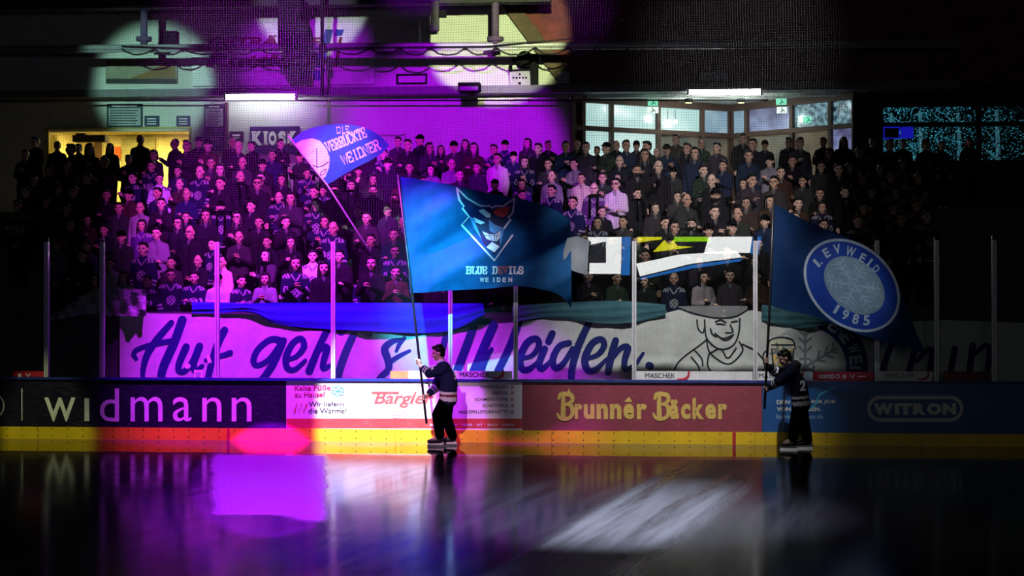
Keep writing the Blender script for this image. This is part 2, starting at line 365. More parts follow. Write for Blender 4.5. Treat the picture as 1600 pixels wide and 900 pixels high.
# upper service pipe with struts and sagging cables
steel = mat('steel_pipe', (0.42, 0.42, 0.46), 0.45, 0.5, metal=0.3)
pipe = MB(); pipe.tube([P(-60, 76, 11.6), P(1500, 66, 11.6)], 0.075, 10); pipe.tube([P(-60, 82, 11.6), P(1500, 72, 11.6)], 0.03, 8)
pt = thing('service_pipe', P(800, 70, 11.6), 'grey pipe crossing the upper wall with cables hung below it', 'pipe')
pipe.build('pipe', steel, pt, True)
for k, px in enumerate((225, 774)):
    s = MB(); s.tube([P(px, -20, 11.6), P(px, 70, 11.6)], 0.09, 10); s.tube([P(px, 58, 11.6), P(px, 64, 11.6)], 0.2, 10)
    s.build('hanger', mat('hanger', (0.10, 0.06, 0.14), 0.7), pt, True)
x = 190
while x < 960:
    L = random.uniform(45, 62); pts = []
    for k in range(9):
        u = k / 8; pts.append(P(x + L*u, 77 - 0.0064*x*0.6 + 12*4*u*(1-u)*random.uniform(0.9, 1.1) * (0.8 if x < 600 else 1), 11.45))
    MB().tube(pts, 0.02, 6).build('cable', mat('black_rubber', (0.012, 0.012, 0.014), 0.6), pt, True); x += L
MB().tube([P(190, 72, 11.4), P(380, 78, 11.4), P(560, 74, 11.4), P(760, 72, 11.4), P(900, 60, 11.4), P(1000, 20, 11.4)], 0.014, 6).build('cable', MATS['black_rubber'], pt, True)

# ------------------------------------------------------------------ boards
BX0, BX1 = P(-420, 640, 0).x, P(2050, 640, 0).x
ZK, ZB = 0.212, 1.03
def bx(px): return P(px, 635, 0).x
def board(x0, x1, m, label):
    t = thing('advertising_board', ((bx(x0)+bx(x1))/2, 0.0, ZK), label, 'board')
    q = MB(); g = 0.006
    q.box((bx(x0)+g/2, 0, ZK), (bx(x1)-g/2, 0.08, ZB)); q.build('facing', m, t)
    return t
def letters(tris, m, parent, Y=-0.004, name='lettering', **kw): return decal(name, tris, on(Y), m, parent, **kw)
white_print = mat('white_print', (0.78, 0.78, 0.80), 0.5)
navy = mat('navy_print', (0.008, 0.016, 0.13), 0.6)
red = mat('red_print', (0.55, 0.03, 0.04), 0.5)
black = mat('black_print', (0.02, 0.02, 0.025), 0.5)

b1 = board(-420, 447, scratched('board_black', (0.012, 0.010, 0.030), 0.3, 0.3), 'black advertising board lettered widmann at the left end')
for ch, x0, x1, y0 in (('w', 69, 118, 621), ('d', 156, 186, 607), ('m', 204, 254, 620), ('a', 270, 299, 620.5), ('n', 316, 346, 621), ('n', 362, 393, 621)):
    letters(word(ch, x0, y0, x1, 658.5), white_print, b1)
letters(rect(132, 622, 139.5, 658), white_print, b1)
letters(rect(33.5, 607, 35, 657), white_print, b1, name='dividing_line')
letters(ring(-14, 634, 20, 20, 2), white_print, b1, name='ring_emblem')

b2 = board(447, 816, scratched('board_white', (0.80, 0.80, 0.80), 0.35, 0.25), 'white heating-oil advertising board with red Bargler lettering')
letters(rect(447.5, 654, 815.5, 669.3), scratched('board_red_strip', (0.55, 0.06, 0.05), 0.4, 0.4), b2, Y=-0.002, name='red_stripe')
letters(word('Kalte', 460, 602.5, 486, 610, .02), mat('magenta_print', (0.45, 0.02, 0.10), .5), b2); letters(word('Füße', 490, 601.5, 517, 610, .02), MATS['magenta_print'], b2); letters(word('zu Hause?', 460, 612, 508, 620.5, .02), MATS['magenta_print'], b2)
letters(word('Wir liefern', 482, 627.5, 537, 635, .01), black, b2); letters(word('die Wärme!', 482, 637.5, 541, 646, .01), black, b2)
letters(stroke([(460, 645), (464, 630), (467, 645), (471, 630), (474, 645), (479, 632)], 2.4, False), red, b2, name='flame_mark')
fl = []
for k in range(6):
    a = math.pi*k/3 + .2; c, s = math.cos(a), math.sin(a); fl += stroke([(528, 611), (528+11*c, 611+9*s)], 1.3, False)
    for e in (-.55, .55): fl += stroke([(528+7*c, 611+6*s), (528+10.5*math.cos(a+e), 611+8.6*math.sin(a+e))], 1.1, False)
letters(fl, mat('ice_blue_print', (0.05, 0.35, 0.75), .5), b2, name='snowflake')
letters(word('Bargler', 584, 612, 678, 637, .02, .3), mat('bargler_red', (0.60, 0.09, 0.07), .5), b2)
letters(stroke([(582, 613.5), (622, 613.5)], 3.4, False), MATS['bargler_red'], b2, name='letter_flourish')
letters(stroke([(663, 600), (660, 607), (634, 650), (628, 653), (615, 652.5), (614, 649), (626, 647.5), (632, 643), (652, 606), (662, 600)], .9), mat('grey_print', (.35, .33, .34), .5), b2, name='hockey_stick_outline')
for k, (t_, w_) in enumerate((('TANKSTELLEN', 44), ('HEIZÖL', 24), ('SCHMIERSTOFFE', 52), ('SCHEITHOLZ', 40), ('HOLZPELLETS/BRIKETTS', 77))):
    yy = 602.2 + 9.75*k; letters(word(t_, 794-w_, yy-(1.2 if 'Ö' in t_ else 0), 794, yy+4.6, .01), black, b2)
    letters(ring(800.3, yy+2.2, 2.2, 1.8, 1.0, n=10) + rect(799.3, yy+3, 801.4, yy+4.6), red, b2, name='icon')
letters(word('Bargler · AM · NMB · BT · BAD · WEN', 672, 662, 803, 666.5, .01), white_print, b2)

b3 = board(816, 1191, scratched('board_maroon', (0.30, 0.055, 0.085), 0.45, 0.35), 'wine-red advertising board with gold Brunner Bäcker lettering')
gold = mat('gold_print', (0.72, 0.50, 0.14), .5)
def big_b(x):
    s = stroke([(x+8, 617, 6), (x+8, 653, 8)]) + stroke([(x+1, 623, 4), (x+4, 616, 6), (x+12, 615.5, 7), (x+21, 618, 7), (x+22, 626, 6), (x+15, 631, 5), (x+10, 632, 4)])
    return s + stroke([(x+10, 632, 4), (x+19, 633, 6), (x+23, 641, 7), (x+20, 651, 6), (x+10, 655, 6), (x+2, 652, 5), (x-1, 646, 3)])
letters(big_b(872), gold, b3); letters(big_b(1022), gold, b3)
for ch, x0, x1, y0 in (('r', 898, 910, 631), ('u', 912, 929, 631.5), ('n', 932, 950, 631), ('n', 953, 971, 631), ('e', 974, 991, 631), ('r', 995, 1011, 631),
                       ('ä', 1047, 1061, 624), ('c', 1064, 1079, 631), ('k', 1082, 1100, 622), ('e', 1102, 1119, 631), ('r', 1122, 1136, 631)):
    letters(word(ch, x0, y0, x1, 655, .045), gold, b3)
letters(poly([(975, 628), (983, 620), (988, 628)]), gold, b3, name='accent_mark'); letters(poly([(886, 613), (889, 607), (892, 614)]), gold, b3, name='accent_mark')

b4 = board(1191, 2050, scratched('board_blue', (0.016, 0.10, 0.34), 0.35, 0.12), 'blue advertising board with framed WITRON lettering at the right')
for t_, x0, x1, y0 in (('DEIN', 1213.5, 1234, 625), ('BER JOB', 1268, 1305.5, 625), ('VON MORGEN.', 1213.5, 1283, 636)): letters(word(t_, x0, y0, x1, y0+6.4, .03), white_print, b4)
letters(word('karriere.witron.de', 1213.5, 647, 1286, 654.5, .01), mat('pale_blue_print', (.35, .55, .8), .5), b4)
def rrect(x0, y0, x1, y1, wd):
    r = (y1-y0)/2; m = (y0+y1)/2
    return ring(x0+r, m, r, r, wd, a0=math.pi/2, a1=1.5*math.pi, n=16) + ring(x1-r, m, r, r, wd, a0=-math.pi/2, a1=math.pi/2, n=16) + rect(x0+r, y0-wd/2, x1-r, y0+wd/2) + rect(x0+r, y1-wd/2, x1-r, y1+wd/2)
letters(rrect(1358, 621.5, 1502, 655.5, 4), white_print, b4, name='rounded_frame'); letters(rrect(1355, 618.3, 1505, 658.7, .9), white_print, b4, name='outer_frame_line')
for ch, x0, x1 in (('W', 1365, 1396), ('I', 1398, 1405), ('T', 1405, 1425), ('R', 1426.5, 1447), ('O', 1448.5, 1471), ('N', 1473, 1494)): letters(word(ch, x0, 630, x1, 648, .075), white_print, b4)
letters(stroke([(1304, 606), (1288, 613), (1280, 618), (1274, 632), (1262, 640)], 3), mat('cyan_print', (.06, .42, .62), .5), b4, name='splash_graphic')

# yellow kick plate in sections, blue rail, red marks
kt = thing('kick_plate', (0, 0, 0), 'yellow kick plate along the foot of the boards', 'kick plate')
yel = scratched('kick_yellow', (0.86, 0.56, 0.02), 0.35, 0.12)
kx = [-420, -180, 60, 357, 618, 862, 1179, 1440, 1730, 2050]
for a, b in zip(kx, kx[1:]):
    MB().box((bx(a)+.003, -0.012, 0.0), (bx(b)-.003, 0.08, ZK-.003)).build('plate_section', yel, kt)
for px in (357, 1147): MB().box((bx(px)-.028, -.0155, .001), (bx(px)+.028, -.0125, ZK-.004)).build('red_mark', red, kt)
sc_ = MB(); px = -60
while px < 1600:
    for zz in (0.175, 0.055): sc_.box((bx(px)-.008, -0.0165, zz-.008), (bx(px)+.008, -0.01, zz+.008))
    px += 23.7
sc_.build('screws', mat('dark_metal', (0, 0, 0)), kt, kind='stuff')
MB().box((BX0, -0.025, ZB+.002), (BX1, 0.11, 1.075)).build('trim_5', mat('rail_blue', (0.02, 0.04, 0.22), 0.25, 0.6), label='dark blue rail on top of the boards', cat='rail', kind='structure')

# ------------------------------------------------------------------ glass with posts and stickers
def glass_material():
    m = bpy.data.materials.new('rink_glass'); n, l = nodes_of(m); n.remove(n['Principled BSDF'])
    tr = n.new('ShaderNodeBsdfTransparent'); tr.inputs[0].default_value = (0.93, 0.96, 0.95, 1)
    gl = n.new('ShaderNodeBsdfGlossy'); gl.inputs['Roughness'].default_value = 0.004
    df = n.new('ShaderNodeBsdfDiffuse'); df.inputs[0].default_value = (0.6, 0.62, 0.65, 1)
    fr = n.new('ShaderNodeFresnel'); fr.inputs[0].default_value = 1.62
    m1 = n.new('ShaderNodeMixShader'); l.new(fr.outputs[0], m1.inputs[0]); l.new(tr.outputs[0], m1.inputs[1]); l.new(gl.outputs[0], m1.inputs[2])
    tc = n.new('ShaderNodeTexCoord'); mp = n.new('ShaderNodeMapping'); mp.inputs['Scale'].default_value = (3, 1, 26); mp.inputs['Rotation'].default_value = (0, R(-6), 0)
    nz = n.new('ShaderNodeTexNoise'); nz.inputs['Scale'].default_value = 2.2; nz.inputs['Detail'].default_value = 8; nz.inputs['Roughness'].default_value = 0.75
    l.new(tc.outputs['Object'], mp.inputs[0]); l.new(mp.outputs[0], nz.inputs['Vector'])
    mr = n.new('ShaderNodeMapRange'); mr.inputs[1].default_value = 0.6; mr.inputs[2].default_value = 0.8; mr.inputs[3].default_value = 0.004; mr.inputs[4].default_value = 0.09
    l.new(nz.outputs['Fac'], mr.inputs[0])
    m2 = n.new('ShaderNodeMixShader'); l.new(mr.outputs[0], m2.inputs[0]); l.new(m1.outputs[0], m2.inputs[1]); l.new(df.outputs[0], m2.inputs[2])
    l.new(m2.outputs[0], n['Material Output'].inputs[0]); return m
glass = glass_material()
ZG = 3.49
posts = [73, 160, 339.5, 521, 704, 806, 991, 1180, 1370, 1463, 1553]
edges = [-420] + posts + [2050]
def gx(px): return P(px, 480, 0.04).x
NUM = ['first', 'second', 'third', 'fourth', 'fifth', 'sixth', 'seventh', 'eighth', 'ninth', 'tenth', 'eleventh', 'twelfth', 'thirteenth']
panes = []
rg = thing('rink_glass', (0, 0.04, 1.075), 'row of clear scratched rink glass panes held by pale upright posts', 'rink glass')
for k, (a, b) in enumerate(zip(edges, edges[1:])):
    panes.append(MB().box((gx(a)+.032, 0.034, 1.077), (gx(b)-.032, 0.046, ZG)).build('glass_pane', glass, rg))
alu = mat('post_plastic', (0.62, 0.62, 0.68), 0.3, 0.6, metal=0.2)
for k, px in enumerate(posts):
    t = MB().box((gx(px)-.036, 0.0, 1.077), (gx(px)+.036, 0.03, 3.42)).build('glass_post', alu, rg)
    MB().box((gx(px)-.030, 0.03, 1.077), (gx(px)+.030, 0.10, 3.42)).build('core', alu, t)
    MB().box((gx(px)-.007, -0.004, 1.1), (gx(px)+.007, 0.0005, 3.40)).build('centre_groove', mat('groove', (0.25, 0.25, 0.28), .5), t)
def sticker(pane, x0, x1, y0, y1, m, name='sponsor_strip'):
    a, b = P(x0, y1, .028), P(x1, y0, .028)
    return MB().box((a.x, .028, max(a.z, 1.079)), (b.x, .032, b.z)).build(name, m, panes[pane])
sw = mat('sticker_white', (0.75, 0.75, 0.77), .5)
def maschek(pane, x, y0=583, s=1.0):
    letters(word('MASCHEK', x, y0, x+47*s, y0+7.5, .0), black, panes[pane], Y=0.024)
    letters(stroke([(x+50*s, y0+9, 1.5), (x+60*s, y0+9.5, 3.4), (x+67*s, y0+5, 3.6), (x+68.5*s, y0-2.6, 2.6)]), red, panes[pane], Y=0.023, name='swoosh')
sticker(4, 638, 700, 580, 594, sw); sticker(4, 610, 638, 580, 594, mat('sticker_orange', (.6, .2, .06), .5)); sticker(5, 709, 800, 580, 594, sw); maschek(5, 718, 581.5)
sticker(7, 994, 1176, 580.5, 595, sw); maschek(7, 1008, 583)
sticker(8, 1184, 1270, 580.5, 595, sw); maschek(8, 1186, 583)
sticker(8, 1270, 1365, 581, 595.5, mat('sticker_red', (.42, .015, .035), .5))
icons = [ring(1282+4*k, 588.3, 2.6, 2.4, .8, n=12) for k in range(4)]; icons += [ring(1300, 588.3, 3.1, 3, .9, n=14) + stroke([(1298, 586.5), (1300, 590.5), (1302, 586.5)], .7, False)]
icons += [ring(1309, 588, 3.1, 2.8, .9, n=14), rect(1317, 585.5, 1322, 587) + rect(1317, 588, 1322, 589.5) + rect(1317, 590.3, 1322, 591.2), stroke([(1329, 585.8), (1332, 590.5), (1335, 585.8)], 1.4, False), rect(1340, 587.5, 1353, 588.6)]
for k, q in enumerate(icons): letters(q, white_print, panes[8], Y=0.023, name='brand_mark')
sticker(9, 1374, 1457, 580.5, 595, sw); maschek(9, 1384, 583, 0.98)
sticker(10, 1474, 1548, 580.5, 595, mat('sticker_dark', (.1, .02, .03), .5)); letters(word('Autohaus', 1476, 584, 1520, 589), red, panes[10], Y=.024)
sticker(0, 20, 70, 580, 594, MATS['sticker_red']); letters(rect(28, 584, 33, 590), white_print, panes[0], Y=.024, name='brand_mark'); letters(stroke([(41, 584), (44, 588), (47, 584)], 1.3), white_print, panes[0], Y=.024, name='brand_mark')
sticker(2, 303, 317, 578, 592, sw, 'paper_note'); letters(rect(306, 582, 314, 583) + rect(306, 585, 314, 586) + rect(306, 588, 312, 589), mat('grey_print', (0, 0, 0)), panes[2], Y=.024, name='note_lines')
letters(poly([(322, 556), (327, 554), (331, 566), (325, 568)]), sw, panes[2], Y=.026, name='paper_scrap'); letters(disc(293, 572, 5, 4.5, 7), sw, panes[2], Y=.026, name='paper_scrap')

# ------------------------------------------------------------------ safety net above the glass
def net():
    V, F = [], []
    def strand(pts, r):
        k = len(V)
        for p in pts:
            V.extend([(p[0]-r, p[1], p[2]-r), (p[0]+r, p[1]-r, p[2]), (p[0], p[1]+r, p[2]+r)])
        for i in range(len(pts)-1):
            for j in range(3): F.append((k+i*3+j, k+i*3+(j+1) % 3, k+(i+1)*3+(j+1) % 3, k+(i+1)*3+j))
    def sag(x, z):
        return (0.012*math.sin(x*2.1+z*1.3) + 0.02*math.sin(x*0.7-z*2.2), 0.06*math.sin(x*1.1+z*0.6), 0.015*math.sin(z*2.6+x*1.7) + 0.03*math.sin(x*0.9))
    x0, x1, z0, z1, st = -10.4, 10.4, ZG + .02, 10.0, 0.043
    for i in range(int((x1-x0)/st)):
        x = x0 + i*st; pts = []
        for k in range(15):
            z = z0 + (z1-z0)*k/14; d = sag(x, z); f = min(1, k/2); pts.append((x+d[0]*f, 0.12+d[1]*f, z))
        strand(pts, 0.0015)
    for i in range(int((z1-z0)/st)):
        z = z0 + i*st; pts = []
        for k in range(45):
            x = x0 + (x1-x0)*k/44; d = sag(x, z); f = min(1, (z-z0)/.8); pts.append((x, 0.12+d[1]*f, z+d[2]*f))
        strand(pts, 0.0015)
    me = bpy.data.meshes.new('safety_net'); me.from_pydata(V, [], F); me.update()
    obj('safety_net', me, mat('net_cord', (0.035, 0.035, 0.04), .8), label='fine dark safety netting hung above the rink glass', cat='net', kind='stuff')
net()
# ------------------------------------------------------------------ the long supporters' banner on the parapet
BY = 1.62
def top_line(x):       # top edge of the cloth, sagging between its ties
    pts = [(187, 486), (240, 490), (330, 491), (400, 491), (430, 505), (480, 517), (540, 518), (600, 521), (640, 526), (700, 520), (745, 508), (800, 504), (850, 498), (890, 497), (940, 506), (1000, 500), (1060, 484), (1180, 485), (1260, 505), (1340, 520), (1400, 503), (1480, 500), (1640, 506)]
    for (a, ya), (b, yb) in zip(pts, pts[1:]):
        if x <= b: return ya + (yb-ya)*(x-a)/(b-a)
    return pts[-1][1]
def ban(off=0.0):
    return lambda x, y: P(x, y, BY + off + 0.022*math.sin(x*0.035) + 0.010*math.sin(x*0.11 + y*0.05))
bt = thing('supporters_banner', P(760, 600, BY), 'long white cloth banner with blue brush lettering behind the glass', 'banner')
V, F = [], []; n = 180
for i in range(n+1):
    x = 187 + (1640-187)*i/n
    for k in range(9): y = top_line(x) + (615 - top_line(x))*k/8; V.append(ban()(x, y))
for i in range(n):
    for k in range(8): a = i*9+k; F.append((a, a+1, a+10, a+9))
k0 = len(V); V += [v + Vector((0, 0.006, 0)) for v in V]; F += [tuple(i + k0 for i in f[::-1]) for f in F]
me = bpy.data.meshes.new('cloth'); me.from_pydata(V, [], F); me.update()
obj('cloth', me, mat('banner_white', (0.66, 0.66, 0.66), .9, .1, var=.08, scale=5, bump=.25), bt)
ink = mat('banner_ink', (0.010, 0.018, 0.17), .8)
def ink_word(strokes, wd=11): return sum((stroke(s, wd) for s in strokes), [])
B_ = [
 [[(268, 504, 9), (247, 528, 11), (231, 552, 11), (224, 575, 9), (223, 600, 6)], [(285, 500, 14), (272, 536, 14), (256, 572, 14), (250, 596, 12)], [(213, 561, 6), (209, 554, 8), (215, 546, 8), (240, 538, 9), (270, 532, 8)]],
 [[(291, 542, 12), (281, 565, 11), (279, 578, 10), (288, 580, 9), (300, 566, 9), (311, 543, 12)], [(312, 541, 12), (303, 566, 11), (305, 580, 9), (316, 572, 7)]],
 [[(351, 516, 12), (341, 536, 12), (331, 566, 11), (323, 600, 10)], [(360, 551, 9), (346, 556, 8), (322, 563, 7)]],
 [[(442, 534, 12), (424, 530, 10), (404, 545, 10), (396, 563, 10), (402, 571, 9), (420, 562, 9), (438, 540, 11)], [(443, 532, 11), (428, 566, 12), (412, 590, 11), (394, 604, 8)]],
 [[(449, 562, 7), (464, 556, 8), (475, 541, 10), (470, 529, 10), (457, 537, 10), (447, 558, 11), (449, 575, 10), (461, 577, 8), (477, 563, 6)]],
 [[(513, 512, 11), (499, 541, 11), (483, 580, 12)], [(486, 565, 7), (500, 546, 9), (511, 543, 11), (506, 563, 10), (505, 576, 9), (519, 569, 6)]],
 [[(532, 519, 10), (552, 512, 9), (578, 522, 9)], [(556, 515, 11), (541, 548, 12), (530, 580, 12), (527, 600, 11)]],
 [[(630, 530, 5), (612, 534, 9), (601, 545, 12), (606, 562, 12), (607, 577, 11), (596, 588, 10), (588, 598, 9)], [(640, 548, 5), (624, 556, 7), (610, 565, 8)], [(632, 528, 6), (624, 538, 7), (619, 549, 5)]],
 [[(699, 519, 10), (694, 535, 10), (688, 560, 9)], [(741, 507, 12), (729, 540, 13), (714, 580, 13)], [(771, 508, 14), (757, 540, 14), (739, 582, 13)], [(752, 582, 10), (757, 565, 10), (768, 545, 6)], [(812, 499, 12), (797, 540, 12), (778, 580, 12)]],
 [[(815, 560, 7), (832, 555, 8), (842, 540, 10), (838, 529, 10), (824, 535, 11), (813, 558, 12), (815, 576, 11), (828, 576, 9), (845, 561, 6)]],
 [[(851, 545, 11), (843, 566, 11), (846, 577, 9), (862, 562, 6)], [(863, 521, 11), (857, 534, 11)]],
 [[(889, 536, 10), (874, 541, 10), (864, 560, 11), (867, 575, 10), (880, 568, 9), (895, 545, 9)], [(920, 505, 11), (904, 540, 12), (894, 575, 11), (892, 598, 10)]],
 [[(917, 560, 7), (934, 554, 8), (944, 540, 10), (939, 530, 10), (925, 537, 11), (914, 560, 12), (918, 578, 11), (931, 577, 9), (948, 561, 6)]],
 [[(962, 532, 11), (955, 556, 12), (950, 582, 11)], [(954, 565, 6), (969, 545, 9), (981, 543, 11), (976, 563, 10), (977, 577, 9), (992, 570, 7), (1005, 552, 5)]],
 [[(1014, 571, 12), (1016, 572, 12)]],
 [[(1395, 530, 10), (1382, 570, 10), (1378, 600, 9)], [(1430, 545, 10), (1415, 600, 10)], [(1432, 565, 6), (1455, 545, 9), (1450, 600, 9)], [(1492, 545, 10), (1482, 600, 10)], [(1520, 540, 11), (1512, 600, 10)], [(1515, 560, 6), (1545, 540, 9), (1540, 600, 9)]]]
for s in B_: decal('lettering', ink_word(s), ban(-0.005), ink, bt, cut=14)
# drawn man with a hat and raised beer mug
line = mat('banner_line', (0.02, 0.02, 0.03), .8)
man = [[(1050, 594), (1060, 566), (1098, 536), (1104, 530)], [(1089, 500), (1091, 514), (1098, 520), (1101, 512)], [(1101, 500), (1103, 525), (1112, 538), (1127, 546), (1145, 540), (1154, 522), (1156, 498)],
       [(1104, 530), (1110, 552), (1138, 569), (1160, 549), (1155, 534)], [(1110, 552), (1126, 545), (1137, 560), (1150, 544)], [(1160, 538), (1180, 548), (1196, 566)], [(1085, 547), (1096, 560), (1098, 571)], [(1080, 558), (1092, 574), (1093, 592)],
       [(1108, 552), (1106, 572), (1120, 594)], [(1118, 503), (1126, 500), (1134, 504)], [(1120, 506), (1132, 507)], [(1143, 503), (1152, 502)], [(1141, 508), (1145, 519), (1134, 520)], [(1117, 521), (1130, 529), (1146, 523)], [(1121, 524), (1133, 532), (1144, 526)],
       [(1060, 481), (1085, 490), (1120, 497), (1150, 494), (1168, 484)], [(1110, 514), (1113, 522), (1119, 526)]]
decal('man_drawing', sum((stroke(s, 2.6) for s in man), []), ban(-0.005), line, bt, cut=20)
decal('hat_shade', poly([(1059, 479), (1085, 478), (1168, 478), (1168, 485), (1150, 494), (1120, 496), (1085, 490)]), ban(-0.003), mat('banner_grey', (.25, .25, .27), .8), bt, cut=20)
mug = poly([(1206, 545), (1240, 545), (1236, 600), (1210, 600)])
decal('mug_beer', mug, ban(-0.004), mat('beer_print', (.75, .52, .16), .8), bt, cut=20)
decal('mug_foam', poly([(1200, 545), (1203, 532), (1220, 527), (1238, 531), (1243, 545)]), ban(-0.004), mat('foam_print', (.72, .68, .52), .8), bt, cut=20)
decal('mug_outline', sum((stroke(s, 2.4) for s in ([(1200, 546), (1203, 532), (1220, 527), (1238, 531), (1243, 545)], [(1206, 545), (1210, 600)], [(1240, 545), (1236, 600)], [(1206, 539), (1240, 539)], [(1200, 546), (1192, 556), (1198, 580), (1208, 586)])), []), ban(-0.006), line, bt, cut=20)
em = disc(1258, 573, 64, 62, 40); decal('snowflake_disc', [t for t in em if max(p[1] for p in t) < 640], ban(-0.002), mat('emblem_grey', (.48, .49, .52), .8), bt, cut=20)
arms = []
for k in range(6):
    a = math.pi*k/3 + .52; c, s = math.cos(a), math.sin(a); arms += stroke([(1258, 573), (1258+56*c, 573+56*s)], 4, False)
    for d in (22, 36, 48):
        for e in (-.8, .8): arms += stroke([(1258+d*c, 573+d*s), (1258+d*c+13*math.cos(a+e), 573+d*s+13*math.sin(a+e))], 3.6, False)
decal('snowflake_lines', arms + ring(1258, 573, 14, 14, 4, n=6), ban(-0.004), mat('emblem_dark', (.2, .21, .24), .8), bt, cut=20)
decal('blue_ring', ring(1258, 573, 81, 79, 34, a0=-1.25, a1=.45, n=30), ban(-0.003), ink, bt, cut=20)
for ch, a in (('E', -.98), ('N', -.80), ('E', -.62), ('W', -.36), ('E', -.14), ('I', .02)):
    c, s = math.cos(a), math.sin(a); o_ = (1258+90*c, 573+88*s); wd = 13 if ch != 'I' else 4
    decal('lettering', word_on(ch, (o_[0]+wd/2*s, o_[1]-wd/2*c), (-s*wd, c*wd), (-c*20, -s*20), .03), ban(-0.005), mat('emblem_pale', (.5, .58, .66), .8), bt, cut=20)
# blue cloth draped over the rail above the banner, in three swags
def drape(pts_top, pts_bot, label, m, Y=1.57):
    V, F = [], []; n = 40; kk = 9
    def ev(pts, u):
        q = smooth_line([(a, b, 1) for a, b in pts], 8); f = u*(len(q)-1); i = min(int(f), len(q)-2); t = f-i
        return q[i][0]+(q[i+1][0]-q[i][0])*t, q[i][1]+(q[i+1][1]-q[i][1])*t
    for i in range(n+1):
        a, b = ev(pts_top, i/n), ev(pts_bot, i/n)
        for k in range(kk):
            t = k/(kk-1); x, y = a[0]+(b[0]-a[0])*t, a[1]+(b[1]-a[1])*t
            V.append(P(x, y, Y - 0.02*math.sin(t*math.pi) + 0.012*math.sin(t*16 + i*.25) + .006*math.sin(i*.8)))
    for i in range(n):
        for k in range(kk-1): a = i*kk+k; F.append((a, a+1, a+kk+1, a+kk))
    k0 = len(V); V += [v + Vector((0, .008, 0)) for v in V]; F += [tuple(i+k0 for i in f[::-1]) for f in F]
    me = bpy.data.meshes.new('draped_cloth'); me.from_pydata(V, [], F); me.update(); me.polygons.foreach_set('use_smooth', [True]*len(me.polygons))
    obj('draped_cloth', me, m, label=label, cat='cloth')
blue_cloth = mat('blue_cloth', (0.02, 0.03, 0.55), .75, .2, bump=.3)
teal_cloth = mat('teal_cloth', (0.05, 0.14, 0.18), .75, .2, bump=.3)
drape([(300, 472), (340, 472), (392, 474), (430, 473), (600, 473), (700, 474), (755, 474)], [(300, 489), (340, 489), (394, 489), (440, 508), (570, 517), (690, 519), (758, 494)], 'blue cloth sagging over the rail above the words Auf geht', blue_cloth)
drape([(800, 478), (860, 474), (960, 470), (1040, 476)], [(800, 503), (860, 497), (960, 506), (1040, 494)], 'dark teal cloth hanging above the word Weiden', teal_cloth)
drape([(1190, 476), (1230, 482), (1290, 500)], [(1190, 500), (1240, 512), (1292, 508)], 'small teal cloth hanging over the snowflake emblem', teal_cloth)
# crumpled pale flag lying over the rail at the left
V, F = [], []
for i in range(31):
    u = i/30; x = 80 + 148*u; yt = 492 - 42*min(1, u*2.0) + 6*max(0, u-.6); yb = 503 - 12*min(1, u*3) + (0 if u < .6 else 3)
    for k in range(9):
        t = k/8; V.append(P(x, yt + (yb-yt)*t, 1.45 + .05*math.sin(u*19+t*7) + .04*math.sin(u*41-t*5)))
for i in range(30):
    for k in range(8): a = i*9+k; F.append((a, a+1, a+10, a+9))
k0 = len(V); V += [v + Vector((0, .01, 0)) for v in V]; F += [tuple(i+k0 for i in f[::-1]) for f in F]
me = bpy.data.meshes.new('crumpled_flag'); me.from_pydata(V, [], F); me.update()
obj('crumpled_flag', me, mat('grey_flag', (.40, .40, .44), .8, var=.5, scale=7), label='crumpled pale grey flag bundled over the rail left of the banner', cat='flag')

# ------------------------------------------------------------------ back wall fittings
def pb(name, x0, y0, x1, y1, Y, t, m, parent=None, **kw): return MB().pbox(x0, y0, x1, y1, Y, t).build(name, m, parent, **kw)
def pthing(name, x0, y0, x1, y1, Y, label, cat, **kw): return thing(name, P((x0+x1)/2, y1, Y), label, cat, **kw)
dark = mat('dark_plastic', (.010, .010, .012), .9, .05); frame_brown = mat('frame_brown', (.09, .045, .03), .5)
t = pthing('shop_banner', 300, 37, 585, 133, 13.38, 'white drinks-market banner with red-brown lettering and blue squares', 'banner')
pb('sheet', 300, 37, 585, 133, 13.40, .095, mat('vinyl_white', (.7, .7, .7), .5), t)
mar = mat('maroon_print', (.14, .012, .02), .6); sqb = mat('blue_square', (.015, .05, .30), .6)
decal('lettering', word('GETRÄNKE', 326, 55, 505, 73, .05, .2), on(13.39), mar, t); decal('lettering', word('Ruttloff', 321, 84, 500, 106, .06, .2), on(13.39), mar, t)
for q in ([(508, 46), (521, 46), (515, 68), (504, 68)], [(525, 46), (538, 46), (534, 56), (522, 56)], [(499, 76), (513, 76), (505, 106), (491, 106)], [(472, 109), (488, 109), (484, 126), (468, 126)], [(491, 109), (508, 109), (503, 126), (487, 126)]): decal('blue_square', poly(q), on(13.385), sqb, t)
decal('red_bar', poly([(530, 58), (535, 58), (527, 105), (521, 105)]), on(13.385), mar, t); decal('rule_line', rect(335, 110, 548, 111), on(13.388), mar, t)
t = pthing('poster', 165, 86, 277, 130, 13.4, 'brown landscape poster on the mint-lit wall at the upper left', 'poster')
pb('sheet', 165, 92, 277, 130, 13.42, .075, mat('poster_cream', (.25, .24, .18), .6), t); decal('hill_print', poly([(203, 123), (240, 108), (262, 96), (273, 104), (274, 122)]), on(13.41), mat('poster_brown', (.20, .12, .03), .6), t)
decal('text_strip', rect(166, 123, 276, 130), on(13.405), black, t)
